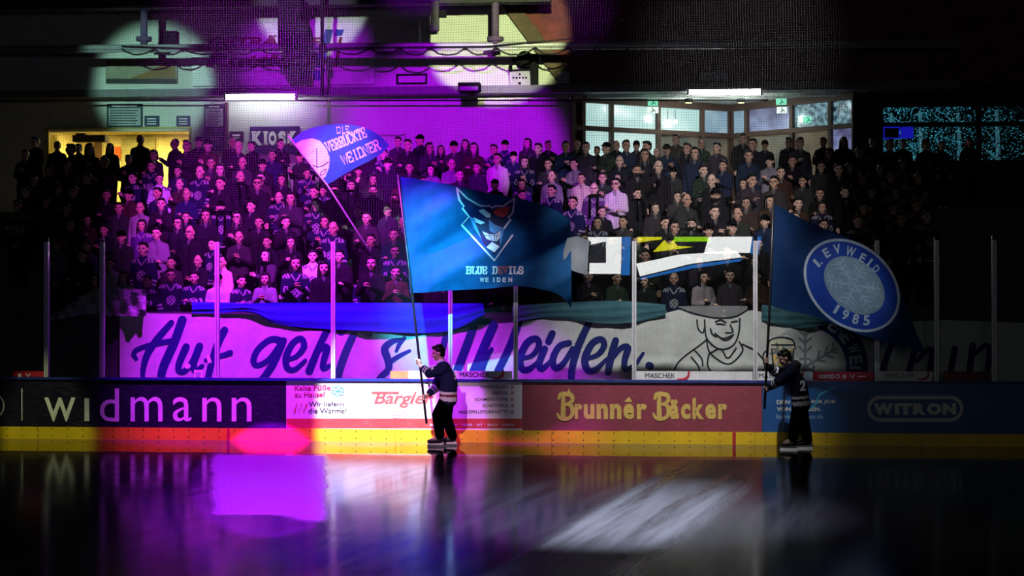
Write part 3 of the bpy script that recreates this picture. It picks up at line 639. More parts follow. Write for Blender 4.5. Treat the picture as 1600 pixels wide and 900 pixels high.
for k, (x0, x1, lab) in enumerate(((225.5, 248, 'small dark notice with a bright edge left of the kiosk'), (275.5, 296.5, 'small dark blue notice nearer the kiosk menu'))):
    t = pthing('notice', x0, 181, x1, 197, 13.42, lab, 'sign'); pb('panel', x0, 181, x1, 197, 13.43, .065, mat('notice_blue', (.02, .03, .09), .5), t)
    for yy in (185, 189, 193): decal('text_line', rect(x0+4, yy, x1-4, yy+1.2), on(13.425), white_print, t)
def menu(x0, x1, y0, y1, label):
    t = pthing('menu_board', x0, y0, x1, y1, 13.4, label, 'menu'); pb('panel', x0, y0, x1, y1, 13.42, .075, mat('menu_dark', (.03, .04, .06), .4), t)
    pb('sheet', x0+2.5, y0+7, x1-2.5, min(y1-3, y0+34), 13.41, .02, mat('menu_grey', (.30, .34, .36), .5), t)
    for k in range(6): decal('text_line', rect(x0+5, y0+10+4*k, x1-7-3*(k % 2), y0+11.4+4*k), on(13.405), black, t)
    decal('heading', rect(x0+8, y0+2.5, x1-8, y0+4.5), on(13.415), white_print, t)
menu(167, 222, 162, 199, 'dark-topped menu board above the yellow room'); menu(318.5, 351, 163, 236, 'tall menu board beside the lit kiosk front')
pb('trim_6', 351.5, 160, 355, 250, 13.36, .14, frame_brown, kind='structure', label='brown door jamb beside the kiosk', cat='jamb')
t = pthing('kiosk_sign', 390, 197, 467, 240, 13.38, 'dark blue KIOSK sign with white letters', 'sign'); pb('panel', 390.5, 197.5, 467, 240, 13.40, .095, mat('kiosk_navy', (.012, .02, .09), .5), t)
for ch, x0, x1 in (('K', 394, 410), ('I', 412.5, 417), ('O', 419.5, 432), ('S', 434.5, 447), ('K', 449, 464)):
    q = word(ch, x0, 205, x1, 227, .07)
    if ch in 'KI': q += rect(x0-1, 205, x0+6.5, 208.5) + rect(x0-1, 223.5, x0+6.5, 227)
    decal('lettering', q, on(13.39), white_print, t)
t = pthing('notice', 358, 205, 380, 222, 13.4, 'small black square notice left of the KIOSK sign', 'sign'); pb('panel', 358.5, 205.5, 380, 221.5, 13.42, .075, black, t); decal('text_line', rect(363, 210, 375, 212.5), on(13.41), white_print, t); decal('text_line', rect(364, 215, 374, 216), on(13.41), white_print, t)
tube_m = mat('tube_glow', (.92, 1.0, .97), .4, emit=24.0, var=0.0)
def tube_lamp(x0, x1, y0, y1, label):
    t = pthing('tube_light', x0, y0, x1, y1, 12.6, label, 'lamp'); ym = (y0+y1)/2; r = (y1-y0)/2/ppm(800, 12.85)
    MB().tube([P(x0, ym, 12.85), P(x1, ym, 12.85)], r*.8, 12).build('tube', tube_m, t, True)
    pb('housing', x0-2, y0-3, x1+2, y0+.5, 12.79, .16, mat('lamp_white', (.6, .6, .6), .5), t)
    for x in (x0, x1): pb('end_cap', x-1.5, y0, x+1.5, y1, 12.78, .14, MATS['lamp_white'], t)
tube_lamp(351, 462, 146.5, 156.5, 'bright white tube light over the kiosk'); tube_lamp(1075, 1190, 139, 148.5, 'bright white tube light over the glazed corner room')
t = pthing('picture_frame', 619, 115, 667, 131, 13.3, 'empty dark rectangular frame on the purple wall', 'frame')
for q in ((619, 115, 667, 117.3), (619, 128.7, 667, 131), (619, 117.3, 621.5, 128.7), (664.5, 117.3, 667, 128.7)): pb('frame_bar', *q, 13.40, .08, dark, t)
t = pthing('floodlight', 715, 128, 750, 142, 11.6, 'dark box floodlight fixed under the ledge', 'floodlight'); pb('housing', 715.5, 128.5, 749.5, 142, 11.8, .35, dark, t); pb('bracket', 728, 137, 737, 142, 12.1, .86, dark, t); pb('glass_front', 718, 135, 747, 141, 11.77, .03, mat('lamp_grey', (.12, .12, .14), .3), t)
t = pthing('loudspeaker', 795, 84, 838, 141, 12.8, 'dark loudspeaker cluster with a pale face hung on the wall', 'loudspeaker')
pb('cabinet', 797, 108, 832, 140, 13.0, .4, dark, t); MB().prism([P(x, y, 12.97) for x, y in ((796, 112), (828, 111), (829, 132), (813, 137), (796, 133))], (0, .03, 0)).build('grille', mat('speaker_face', (.36, .36, .38), .6), t)
MB().ball(P(820, 93, 13.1), .22, 12).build('horn', dark, t, True); pb('handle', 795, 99, 800, 112, 13.0, .05, dark, t); pb('bracket', 800, 90, 834, 97, 13.1, .3, dark, t); pb('side_box', 828, 84, 840, 140, 13.05, .35, dark, t)
for k in range(5): MB().ball(P(802+5*k, 121.5, 12.96), .026, 8).build('driver', dark, t, True)
MB().ball(P(812, 130, 12.96), .035, 8).build('driver', dark, t, True); MB().ball(P(812, 116, 12.96), .03, 8).build('driver', dark, t, True)
t = pthing('ceiling_box', 435, 8, 482, 72, 10.0, 'black boxy fixture hanging in front of the drinks-market banner', 'fixture')
MB().prism([P(x, y, 10.2) for x, y in ((434, -10), (470, -10), (470, 30), (480, 38), (482, 56), (476, 72), (434, 72))], (0, .5, 0)).build('box', dark, t)
MB().prism([P(x, y, 10.3) for x, y in ((440, 76), (480, 76), (476, 92), (452, 96))], (0, .4, 0)).build('lower_box', dark, t); MB().tube([P(455, 70, 10.45), P(455, 80, 10.45)], .05, 8).build('stem', dark, t)
t = pthing('roof_pole', 500, 0, 507, 165, 9.5, 'thin black vertical pole in front of the blue squares', 'pole'); MB().tube([P(503.5, -30, 10.5), P(503.5, 150, 10.5)], .045, 8).build('pole', dark, t, True); pb('collar', 499, 68, 508, 80, 10.4, .2, dark, t)
t = pthing('cable_duct', 672, 0, 685, 48, 10.8, 'long dark cable duct dangling from the roof', 'duct'); pb('duct', 673, -60, 685, 47, 11.0, .2, mat('duct_dark', (.05, .045, .06), .5), t); pb('clip', 685, 16, 697, 27, 11.0, .1, dark, t)
t = pthing('junction_box', 871, 112, 890, 131, 13.2, 'pale junction box on the red cladding', 'box'); pb('cover', 872, 112, 889, 130, 13.2, .22, mat('box_pale', (.5, .45, .5), .5), t)
for k in range(3): MB().ball(P(876+7*k, 101, 13.35), .05, 8).build('button', mat('pink_button', (.4, .15, .3), .5), t, True)
t = pthing('sign_box', 1092, 112, 1137, 124, 12.8, 'unlit grey sign above the right tube light', 'sign'); pb('panel', 1092.5, 112.5, 1137, 124, 12.9, .53, mat('sign_grey', (.30, .34, .36), .5), t); decal('lettering', rect(1104, 116, 1127, 120), on(12.89), black, t); pb('hanger', 1112, 98, 1118, 112.5, 12.95, .04, dark, t)
t = pthing('wall_fixture', 250, 48, 277, 72, 13.2, 'dark bracketed box on the upper left wall', 'fixture'); pb('box', 251, 48, 275, 70, 13.2, .3, dark, t); pb('bracket', 247, 66, 255, 72, 13.25, .25, dark, t)
t = pthing('door_surround', 621, 208, 634, 240, 13.4, 'pale frame edge glinting on the purple wall beside the crowd flag', 'frame'); pb('head', 592, 208.5, 633, 211, 13.4, .06, mat('box_pale', (0, 0, 0)), t); pb('jamb', 631, 208.5, 633.5, 245, 13.4, .06, MATS['box_pale'], t)

# yellow-lit room at the left
yroom = mat('room_cream', (.62, .55, .30), .8)
x0, x1 = wallx(73), wallx(298); zt = wallz(200)
rm = MB(); rm.box((x0-.2, 16.6, ZF), (x1+.2, 16.7, zt+.3)); rm.box((x0-.3, WY+.26, ZF), (x0-.2, 16.6, zt+.3)); rm.box((x1+.2, WY+.26, ZF), (x1+.3, 16.6, zt+.3)); rm.box((x0-.2, WY+.26, zt+.2), (x1+.2, 16.6, zt+.3))
rm.build('wall_room', yroom, kind='structure', label='cream walls of the lit room behind the left opening', cat='wall')
for q, nm in (((73, 198.5, 298, 201.5), 'trim_7'), ((72, 200, 76, 262), 'trim_8'), ((295, 200, 299, 262), 'trim_9')): pb(nm, *q, 13.44, .1, mat('frame_yellow', (.45, .38, .12), .6), kind='structure', label='pale timber edge of the lit room opening', cat='frame')
l = bpy.data.lights.new('room_lamp', 'AREA'); l.energy = 260; l.color = (1, .78, .22); l.size = 2.2; l.shape = 'RECTANGLE'; l.size_y = .5; lo = bpy.data.objects.new('room_lamp', l); COL.objects.link(lo); lo.location = ((x0+x1)/2, 15.2, zt+.15)
t = pthing('ceiling_lamp', 112, 210, 165, 220, 14.5, 'dark boxy lamp hanging in the yellow room', 'lamp'); pb('box', 113, 211, 164, 221, 14.6, .35, dark, t); pb('top_bracket', 118, 208, 132, 212, 14.7, .2, dark, t)
pb('door_1', 147, 222, 158, 275, 16.5, .08, frame_brown, kind='structure', label='brown door post inside the yellow room', cat='door'); pb('door_2', 190, 216, 242, 275, 16.5, .06, mat('door_olive', (.25, .24, .12), .7), kind='structure', label='olive doors inside the yellow room', cat='door')
t = pthing('red_poster', 178, 229, 188, 246, 16.4, 'small red-orange poster in the yellow room', 'poster'); pb('sheet', 179, 229, 188, 247, 16.45, .03, mat('poster_red', (.6, .08, .02), .6), t)

# glazed corner room at the right: two glass fronts receding to a corner
A, Cn, B2 = Vector((wallx(893), 13.4, 0)), Vector((P(1142, 180, 16.1).x, 16.1, 0)), Vector((wallx(1337), 13.4, 0))
z_top, z_mid, z_low = wallz(157.5), wallz(201), ZF
def lit(name, c1, c2, s, scale):
    m = bpy.data.materials.new(name); n, l = nodes_of(m); b = n['Principled BSDF']; b.inputs['Roughness'].default_value = .15; b.inputs['Base Color'].default_value = (.1, .12, .12, 1)
    nz = n.new('ShaderNodeTexNoise'); nz.inputs['Scale'].default_value = scale; nz.inputs['Detail'].default_value = 6; tc = n.new('ShaderNodeTexCoord'); l.new(tc.outputs['Object'], nz.inputs['Vector'])
    cr = n.new('ShaderNodeValToRGB'); cr.color_ramp.elements[0].color = (*c1, 1); cr.color_ramp.elements[1].color = (*c2, 1); cr.color_ramp.elements[0].position = .38; cr.color_ramp.elements[1].position = .62
    l.new(nz.outputs['Fac'], cr.inputs[0]); l.new(cr.outputs[0], b.inputs['Emission Color']); b.inputs['Emission Strength'].default_value = s; return m
pane_cyan = lit('pane_lit_cyan', (.42, .68, .66), (.62, .85, .82), 1.0, 1.2); pane_blue = lit('pane_lit_blue', (.22, .38, .55), (.42, .62, .72), .7, 1.5)
pane_violet = lit('pane_lit_violet', (.10, .08, .22), (.35, .42, .75), .7, 1.6); pane_leaf = lit('pane_lit_leaves', (.005, .03, .05), (.25, .45, .55), .8, 9); pane_brown = lit('pane_dim_brown', (.05, .03, .015), (.30, .22, .12), .35, 1.3)
def front(a, b, cols, label, wn):
    t = thing(wn, a + Vector((0, 0, ZF)), label, 'window', kind='structure')
    d = (b-a); L = d.length; d.normalize(); nrm = Vector((d.y, -d.x, 0))
    def bar(u0, u1, z0, z1, m, nm, th=.09):
        p, q = a + d*u0, a + d*u1; MB().prism([(p.x, p.y, z0), (q.x, q.y, z0), (q.x, q.y, z1), (p.x, p.y, z1)], nrm*th).build(nm, m, t)
    bar(0, L, z_top-.06, z_top+.12, frame_brown, 'head_rail', .12); bar(0, L, z_mid-.06, z_mid+.06, frame_brown, 'transom', .12)
    for (u0, u1, up, low) in cols:
        bar(u0*L-.05, u0*L+.05, z_low, z_top, frame_brown, 'mullion', .13)
        bar(u0*L+.05, u1*L-.05, z_mid+.06, z_top-.06, up, 'pane', .02); bar(u0*L+.05, u1*L-.05, z_low+.4, z_mid-.06, low, 'pane', .02)
    bar(L-.05, L, z_low, z_top, frame_brown, 'mullion', .13); bar(0, L, z_low, z_low+.4, frame_brown, 'sill_panel', .1)
front(A, Cn, ((0.0, .06, frame_brown, frame_brown), (.06, .23, pane_cyan, pane_cyan), (.23, .52, pane_cyan, pane_cyan), (.52, .80, pane_cyan, pane_brown), (.80, 1.0, pane_blue, pane_brown)), 'left glass front of the corner room with cyan-lit panes', 'window_1')
front(Cn, B2, ((0.0, .15, pane_blue, pane_brown), (.15, .52, pane_violet, pane_brown), (.52, .82, pane_leaf, pane_brown), (.82, 1.0, pane_leaf, pane_violet)), 'right glass front of the corner room with violet and leafy panes', 'window_2')
MB().prism([(A.x-.3, 13.45, z_top+.12), (B2.x+.3, 13.45, z_top+.12), (Cn.x+.6, 16.3, z_top+.12), (Cn.x-.6, 16.3, z_top+.12)], (0, 0, .1)).build('ceiling_porch', mat('porch_white', (.6, .62, .58), .8), kind='structure', label='pale ceiling of the recess before the corner room', cat='ceiling')
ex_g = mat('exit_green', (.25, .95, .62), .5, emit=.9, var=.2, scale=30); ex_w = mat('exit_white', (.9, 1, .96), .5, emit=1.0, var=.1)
for k, (x, y, Y, ws, lab) in enumerate(((1020, 155, 13.2, 8, 'green-lit exit sign above the left glass front'), (1020, 167, 13.3, 9, 'white-lit exit sign hanging below the green one at the left glass front'), (1017, 187, 14.9, 8, 'added green glow imitating the exit sign reflected in the left glass front'), (1221, 154, 13.2, 8, 'green-lit exit sign above the right glass front'), (1222, 167, 13.3, 8, 'white-lit exit sign hanging below the green one at the right glass front'), (1263, 182, 14.3, 8, 'added green glow imitating the exit sign reflected in the right glass front'))):  # the two low glowing boxes stand in for reflections in the glass
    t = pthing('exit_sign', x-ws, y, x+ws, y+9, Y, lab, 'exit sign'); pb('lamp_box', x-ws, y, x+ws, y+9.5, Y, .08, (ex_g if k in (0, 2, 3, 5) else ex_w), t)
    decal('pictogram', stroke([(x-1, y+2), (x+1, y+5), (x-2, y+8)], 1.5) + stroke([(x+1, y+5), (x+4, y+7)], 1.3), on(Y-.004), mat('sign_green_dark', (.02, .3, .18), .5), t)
for k, (x, lab) in enumerate(((1076, 'small round downlight left of the porch middle'), (1158, 'small round downlight right of the porch middle'))):
    t = pthing('downlight', x-6, 157, x+6, 163, 14.0, lab, 'lamp'); q = P(x, 160, 14.2); MB().tube([(q.x, q.y, q.z), (q.x, q.y, q.z+.09)], .11, 14).build('can', dark, t, True); MB().tube([(q.x, q.y, q.z-.012), (q.x, q.y, q.z)], .09, 14).build('lens', mat('lamp_yellow', (.9, .9, .4), .4, emit=.8), t, True)
    pl = bpy.data.lights.new('downlight_bulb', 'POINT'); pl.energy = 22; pl.color = (.85, 1, .9); pl.shadow_soft_size = .08; plo = bpy.data.objects.new('downlight_bulb', pl); COL.objects.link(plo); plo.location = (q.x, q.y, q.z-.25)
for k, (x, y) in enumerate(((1043, 190), (1055, 190), (1231, 188), (1242, 188))):
    t = pthing('pendant_lamp', x-3, y-3, x+3, y+3, 15.6, f'small warm pendant lamp in the corner room, {NUM[k]} from the left', 'lamp', group='pendant lamps in the corner room'); MB().ball(P(x, y, 14.6 if k < 2 else 14.9), .06, 10).build('bulb', mat('bulb_warm', (1, .9, .7), .4, emit=2.0), t, True); q = P(x, y, 14.6 if k < 2 else 14.9); MB().tube([q, q+Vector((0, 0, .3))], .008, 6).build('cord', dark, t)
pb('trim_10', 1337, 150, 1380, 270, 13.35, .2, mat('column_dark', (.03, .03, .035), .7), kind='structure', label='dark column between the corner room and the right windows', cat='column')

# right window band with trees outside
t = thing('window_3', P(1490, 250, 13.45), 'dark framed window band at the right showing night trees', 'window', kind='structure')
clear = bpy.data.materials.new('window_glass'); n_, l_ = nodes_of(clear); n_.remove(n_['Principled BSDF']); a_, g_, f_, x_ = n_.new('ShaderNodeBsdfTransparent'), n_.new('ShaderNodeBsdfGlossy'), n_.new('ShaderNodeFresnel'), n_.new('ShaderNodeMixShader'); g_.inputs['Roughness'].default_value = .02
l_.new(f_.outputs[0], x_.inputs[0]); l_.new(a_.outputs[0], x_.inputs[1]); l_.new(g_.outputs[0], x_.inputs[2]); l_.new(x_.outputs[0], n_['Material Output'].inputs[0])
fd = mat('frame_dark', (.02, .018, .02), .5)
for q in ((1378, 158, 1700, 166), (1378, 190, 1700, 197), (1378, 250, 1700, 258)): pb('rail', *q, 13.42, .14, fd, t)
for a, b in ((1374, 1380), (1526, 1534), (1690, 1700)): pb('mullion', a, 160, b, 256, 13.41, .15, fd, t)
for q in ((1380, 166, 1526, 190), (1534, 166, 1690, 190), (1380, 197, 1526, 250), (1534, 197, 1690, 250)): pb('pane', *q, 13.47, .02, clear, t)
t = pthing('blue_screen', 1408, 198, 1427, 217, 13.3, 'blue-lit notice screen at the right window', 'screen'); pb('panel', 1408, 198, 1427, 216, 13.36, .05, mat('blue_glow', (.01, .01, .5), .4, emit=.7), t)
t = pthing('dark_notice', 1382, 199, 1405, 216, 13.3, 'dark notice with a blue-lit border at the right window', 'notice'); pb('border', 1380.5, 198, 1406, 217, 13.38, .04, MATS['blue_glow'], t); pb('panel', 1382.5, 200, 1404, 215, 13.36, .03, dark, t)
leaf = mat('leaf', (.10, .20, .16), .7); bark = mat('bark', (.10, .08, .06), .9)
for k, px in enumerate((1300, 1395, 1440, 1500, 1560, 1640)):
    base = P(px, 200, 19.5 + .6*(k % 2)); t = thing('tree', (base.x, base.y, 0), f'night tree outside the right windows, {NUM[k]} from the left', 'tree', 'trees outside the windows')
    tk = MB(); tk.tube([(base.x, base.y, 0), (base.x+.1, base.y, 4), (base.x-.05, base.y, 7.6)], [.16, .12, .05], 8)
    for j in range(9):
        z = random.uniform(4, 7.5); a = random.uniform(0, 6.28); tk.tube([(base.x, base.y, z), (base.x+math.cos(a)*.9, base.y+math.sin(a)*.5, z+.5)], [.04, .015], 5)
    tk.build('trunk', bark, t); lf = MB()
    for j in range(2200):
        c = Vector((base.x+random.gauss(0, .62), base.y+random.gauss(0, .5), random.uniform(3.8, 8.2))); u = Vector((random.gauss(0, 1), random.gauss(0, 1), random.gauss(0, 1))).normalized()*.034; v = u.orthogonal().normalized()*.02
        lf.add([c-u, c+v, c+u, c-v], [(0, 1, 2, 3)])
    lf.build('foliage', leaf, t, kind='stuff')
MB().box((-16, 13.8, -0.1), (30, 24, 0)).build('ground_outside', mat('soil', (.04, .05, .04), .9), kind='structure', label='dark ground outside the hall', cat='ground')
l = bpy.data.lights.new('tree_fill_light', 'SPOT'); l.energy = 3000; l.color = (.15, .6, 1); l.spot_size = R(70); l.shadow_soft_size = .1; lo = bpy.data.objects.new('tree_fill_light', l); COL.objects.link(lo); q = P(1400, 150, 15.5); lo.location = (q.x, 15.2, 8.6); lo.rotation_euler = (Vector((q.x+1.0, 20, 5.9)) - lo.location).to_track_quat('-Z', 'Y').to_euler()  # unseen cyan lamp added to light the trees

# video wall at the far side of the rink, seen mirrored in the glass
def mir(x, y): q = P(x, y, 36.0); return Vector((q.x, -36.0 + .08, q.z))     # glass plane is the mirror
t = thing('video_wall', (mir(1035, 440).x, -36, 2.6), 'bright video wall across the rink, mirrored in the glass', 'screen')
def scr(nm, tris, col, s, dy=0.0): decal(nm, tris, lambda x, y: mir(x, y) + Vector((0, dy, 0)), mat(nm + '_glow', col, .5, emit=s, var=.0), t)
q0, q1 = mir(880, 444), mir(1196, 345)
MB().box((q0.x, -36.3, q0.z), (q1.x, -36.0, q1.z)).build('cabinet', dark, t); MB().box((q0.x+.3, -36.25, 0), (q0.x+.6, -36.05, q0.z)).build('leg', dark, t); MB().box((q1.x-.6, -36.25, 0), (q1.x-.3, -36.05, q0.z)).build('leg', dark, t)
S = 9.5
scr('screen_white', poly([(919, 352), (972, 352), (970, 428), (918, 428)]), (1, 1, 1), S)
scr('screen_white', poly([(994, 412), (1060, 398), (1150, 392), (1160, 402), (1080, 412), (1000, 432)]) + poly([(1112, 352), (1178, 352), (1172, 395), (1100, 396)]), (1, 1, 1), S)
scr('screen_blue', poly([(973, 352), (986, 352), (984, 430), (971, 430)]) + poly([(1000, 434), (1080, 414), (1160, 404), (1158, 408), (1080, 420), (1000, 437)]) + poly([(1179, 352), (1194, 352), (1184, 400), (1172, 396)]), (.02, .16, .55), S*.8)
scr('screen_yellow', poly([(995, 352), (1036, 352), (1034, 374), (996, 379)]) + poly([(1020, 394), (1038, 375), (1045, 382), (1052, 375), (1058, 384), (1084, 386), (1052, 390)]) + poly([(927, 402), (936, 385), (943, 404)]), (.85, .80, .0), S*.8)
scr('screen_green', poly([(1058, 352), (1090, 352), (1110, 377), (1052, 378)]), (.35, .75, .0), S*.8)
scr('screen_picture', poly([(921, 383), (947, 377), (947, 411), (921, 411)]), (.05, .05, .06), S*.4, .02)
# ------------------------------------------------------------------ figures: one continuous remeshed surface per body or garment
def vox(mb, name, size, smooth=4):
    me = mb.mesh(name); o = bpy.data.objects.new(name, me); COL.objects.link(o)
    r = o.modifiers.new('r', 'REMESH'); r.mode = 'VOXEL'; r.voxel_size = size
    s = o.modifiers.new('s', 'SMOOTH'); s.factor = .5; s.iterations = smooth
    dg = bpy.context.evaluated_depsgraph_get(); out = bpy.data.meshes.new_from_object(o.evaluated_get(dg)); out.name = name
    bpy.data.objects.remove(o); bpy.data.meshes.remove(me); out.materials.clear()
    out.polygons.foreach_set('use_smooth', [True]*len(out.polygons)); return out
def paint(me, fn):
    a = me.color_attributes.new('paint', 'FLOAT_COLOR', 'POINT'); buf = []
    for v in me.vertices: buf += fn(v.co) or (0, 0, 0, 0)
    a.data.foreach_set('color', buf); return me
skin = objcol('skin', .55, .3); cloth = objcol('cloth', .9, .05, .0, 'cloth'); hair_m = objcol('hair', .5, .3)

def head(mb, M=Matrix.Identity(3), c=Vector((0, 0, 1.63)), jaw=1.0):
    def q(x, y, z): return c + M @ Vector((x, y, z))
    mb.ball(q(0, .012, .025), (.078, .098, .098), 20, M); mb.ball(q(0, -.02, -.045), (.062*jaw, .078, .075), 16, M)
    mb.ball(q(0, -.052, -.092), (.032*jaw, .035, .026), 12, M)
    mb.cap(q(0, -.092, .012), .011, q(0, -.113, -.022), .0165, 10); mb.ball(q(0, -.098, -.024), (.022, .014, .011), 10, M)
    mb.ball(q(0, -.088, -.056), (.026, .014, .0115), 10, M)
    for s in (-1, 1):
        mb.ball(q(s*.080, .015, -.01), (.011, .024, .034), 10, M); mb.ball(q(s*.032, -.077, .022), (.026, .017, .010), 10, M); mb.ball(q(s*.045, -.062, -.03), (.026, .026, .026), 10, M)
def face_paint(l):
    if l.y > -.03: return None
    for s in (-1, 1):
        if abs(l.x - s*.032) < .017 and abs(l.z - .004) < .0095: return (.02, .015, .015, .92)
        if abs(l.x - s*.033) < .022 and abs(l.z - .026 + .2*abs(l.x-s*.03)) < .006: return (.05, .03, .02, .75)
    if abs(l.x) < .027 and abs(l.z + .056) < .007: return (.25, .05, .05, .75)
    return None
def hair_short(mb, M, c):
    def q(x, y, z): return c + M @ Vector((x, y, z))
    mb.ball(q(0, .030, .045), (.087, .100, .088), 20, M); mb.ball(q(0, .060, .0), (.080, .065, .085), 16, M); mb.ball(q(0, -.035, .095), (.062, .055, .034), 14, M)
    mb.ball(q(-.03, -.06, .090), (.035, .03, .022), 10, M)
def hair_crop(mb, M, c):
    def q(x, y, z): return c + M @ Vector((x, y, z))
    mb.ball(q(0, .034, .040), (.083, .094, .088), 20, M); mb.ball(q(0, .055, .0), (.078, .062, .075), 16, M)
def hair_long(mb, M, c):
    hair_short(mb, M, c)
    def q(x, y, z): return c + M @ Vector((x, y, z))
    for s in (-1, 1): mb.cap(q(s*.068, .02, .04), .035, q(s*.085, -.005, -.14), .034, 12); mb.cap(q(s*.085, -.005, -.14), .034, q(s*.075, -.04, -.26), .018, 10)
    mb.cap(q(0, .07, .02), .07, q(0, .09, -.2), .06, 14)
def hair_bald(mb, M, c):
    def q(x, y, z): return c + M @ Vector((x, y, z))
    mb.ball(q(0, .052, -.012), (.080, .066, .052), 16, M)
def cap_hat(mb, M, c):
    def q(x, y, z): return c + M @ Vector((x, y, z))
    mb.ball(q(0, .016, .052), (.090, .108, .085), 20, M); mb.ball(q(0, -.110, .048), (.066, .070, .012), 16, M)
def beanie(mb, M, c):
    def q(x, y, z): return c + M @ Vector((x, y, z))
    mb.ball(q(0, .018, .055), (.092, .110, .095), 20, M); mb.ball(q(0, .012, .035), (.097, .112, .030), 20, M)
I3 = Matrix.Identity(3); HC = Vector((0, 0, 1.63))
HAIR = {}
for k, fn in (('s', hair_short), ('c', hair_crop), ('l', hair_long), ('b', hair_bald), ('h', cap_hat), ('k', beanie)):
    mb = MB(); fn(mb, I3, HC); HAIR[k] = vox(mb, {'h': 'cap', 'k': 'beanie'}.get(k, 'hair'), .011, 3); HAIR[k].materials.append(hair_m if k in 'sclb' else cloth)

ARMS = {'A': (((.205, .03, 1.13), (.190, -.07, .90)), ((-.205, .03, 1.13), (-.190, -.07, .90))),
        'B': (((.215, -.03, 1.14), (-.06, -.235, 1.19)), ((-.215, -.03, 1.14), (.07, -.225, 1.12))),
        'C': (((.205, -.07, 1.15), (.045, -.30, 1.24)), ((-.205, -.07, 1.15), (-.05, -.29, 1.27))),
        'D': (((.205, .03, 1.13), (.190, -.07, .90)), ((-.205, -.04, 1.14), (-.13, -.30, 1.25))),
        'E': (((.205, .03, 1.13), (.18, -.10, .92)), ((-.34, -.08, 1.50), (-.30, -.16, 1.77)))}
BODY, JACK = {}, {}
for k, arms in ARMS.items():
    mb = MB(); head(mb); mb.cap((0, .018, 1.44), .066, (0, .015, 1.56), .056, 16)
    for s in (-1, 1):
        mb.cap((s*.06, .02, .96), .105, (s*.08, .02, 1.34), .105); mb.cap((s*.09, .02, .92), .085, (s*.1, .01, .5), .058); mb.cap((s*.1, .01, .5), .056, (s*.1, .03, .09), .040); mb.cap((s*.1, .03, .05), .045, (s*.11, -.14, .04), .036)
    for s, (e, wr) in zip((1, -1), arms):
        e, wr = Vector(e), Vector(wr); mb.cap((s*.155, .02, 1.40), .052, e, .040); mb.cap(e, .040, wr, .028)
        d = (wr - e).normalized(); u = d.cross(Vector((0, 0, 1))).normalized() if abs(d.z) < .95 else Vector((0, 1, 0)); v = d.cross(u)
        mb.ball(wr + d*.05, .036, 10)
        for f in range(4): b = wr + d*.07 + u*(-.03 + .02*f); mb.cap(b, .011, b + d*(.055 + .008*(f in (1, 2))) + v*.012, .009, 8)
        mb.cap(wr + d*.035 + u*.028, .012, wr + d*.085 + u*.055, .010, 8)
    me = vox(mb, 'person', .0095, 3); me.materials.append(skin)
    paint(me, lambda co: (.03, .03, .03, 1) if co.z < .13 else (face_paint(co - HC) if co.z > 1.5 else None)); BODY[k] = me
    mb = MB()
    for s, (e, wr) in zip((1, -1), arms):
        e, wr = Vector(e), Vector(wr); mb.cap((s*.15, .02, 1.385), .076, e, .060); mb.cap(e, .058, wr - (wr-e).normalized()*.01, .050)
    for s in (-1, 1): mb.cap((s*.075, .02, .84), .125, (s*.07, .02, 1.10), .122); mb.cap((s*.07, .02, 1.10), .122, (s*.085, .02, 1.35), .118)
    mb.cap((-.08, .02, 1.42), .07, (.08, .02, 1.42), .07); mb.cap((0, .03, 1.44), .085, (0, .025, 1.485), .074, 16)
    base = vox(mb, 'jacket', .014, 4)
    def trims(colr):
        def f(co):
            if .80 < co.z < .845 or .875 < co.z < .90: return (*colr, 1)
            if co.z > 1.385 and .10 < abs(co.x) < .23 and co.y < .1 and math.sin(co.x*130+co.z*60) > -.5: return (*colr, 1)
            if co.y < -.05 and ((co.x/.085)**2 + ((co.z-1.17)/.09)**2) < 1 and math.sin(co.x*95)*math.sin(co.z*80+1) > -.35: return (*colr, .9)
            if co.y < -.03 and co.z > 1.35 and abs(abs(co.x) - (co.z-1.33)*.6) < .014: return (*colr, 1)
            for s, (e, wr) in zip((1, -1), arms):
                e, wr = Vector(e), Vector(wr); d = wr-e; t = (Vector(co)-e).dot(d)/d.length_squared
                if ((Vector(co)-e)-d*t).length < .09 and (.22 < t < .38 or .52 < t < .64): return (*colr, 1)
            return None
        return f
    for kind, f in (('d', lambda co: (.12, .12, .13, .8) if (co.y < -.04 and co.z > 1.40 and abs(co.x) < (co.z-1.39)*.55) else None), ('j', trims((.30, .30, .34))), ('w', trims((.02, .025, .10)))):
        m2 = base.copy(); m2.name = {'d': 'jacket'}.get(kind, 'jersey'); paint(m2, f); m2.materials.append(cloth); JACK[k, kind] = m2
mb = MB()
for s in (-1, 1): mb.cap((s*.085, .02, .90), .125, (s*.1, .01, .5), .088); mb.cap((s*.1, .01, .5), .088, (s*.1, .02, .10), .07)
TROU = vox(mb, 'trousers', .016, 3); TROU.materials.append(cloth)
mb = MB(); mb.tube([(.105*math.cos(a), .025 + .10*math.sin(a), 1.475 - .02*math.sin(a)) for a in [2*math.pi*k/14 for k in range(15)]], .032, 8, False)
for s in (-1, 1): mb.prism([(s*.05, -.125, 1.47), (s*.10, -.115, 1.47), (s*.11, -.165, 1.05), (s*.05, -.17, 1.05)], (0, .018, 0))
SCARF = mb.mesh('scarf', True); SCARF.materials.append(cloth)
mb = MB()
for s in (-1, 1): mb.tube([(s*.034 + .025*math.cos(a), -.108, 1.634 + .019*math.sin(a)) for a in [2*math.pi*k/10 for k in range(11)]], .004, 5, False); mb.tube([(s*.058, -.106, 1.636), (s*.082, .01, 1.636)], .0035, 5)
mb.tube([(-.009, -.11, 1.637), (.009, -.11, 1.637)], .004, 5)
GLASSES = mb.mesh('glasses'); GLASSES.materials.append(cloth)
mb = MB(); mb.ball((0, -.045, 1.553), (.062, .07, .05), 14); mb.ball((0, -.085, 1.545), (.03, .02, .02), 10)
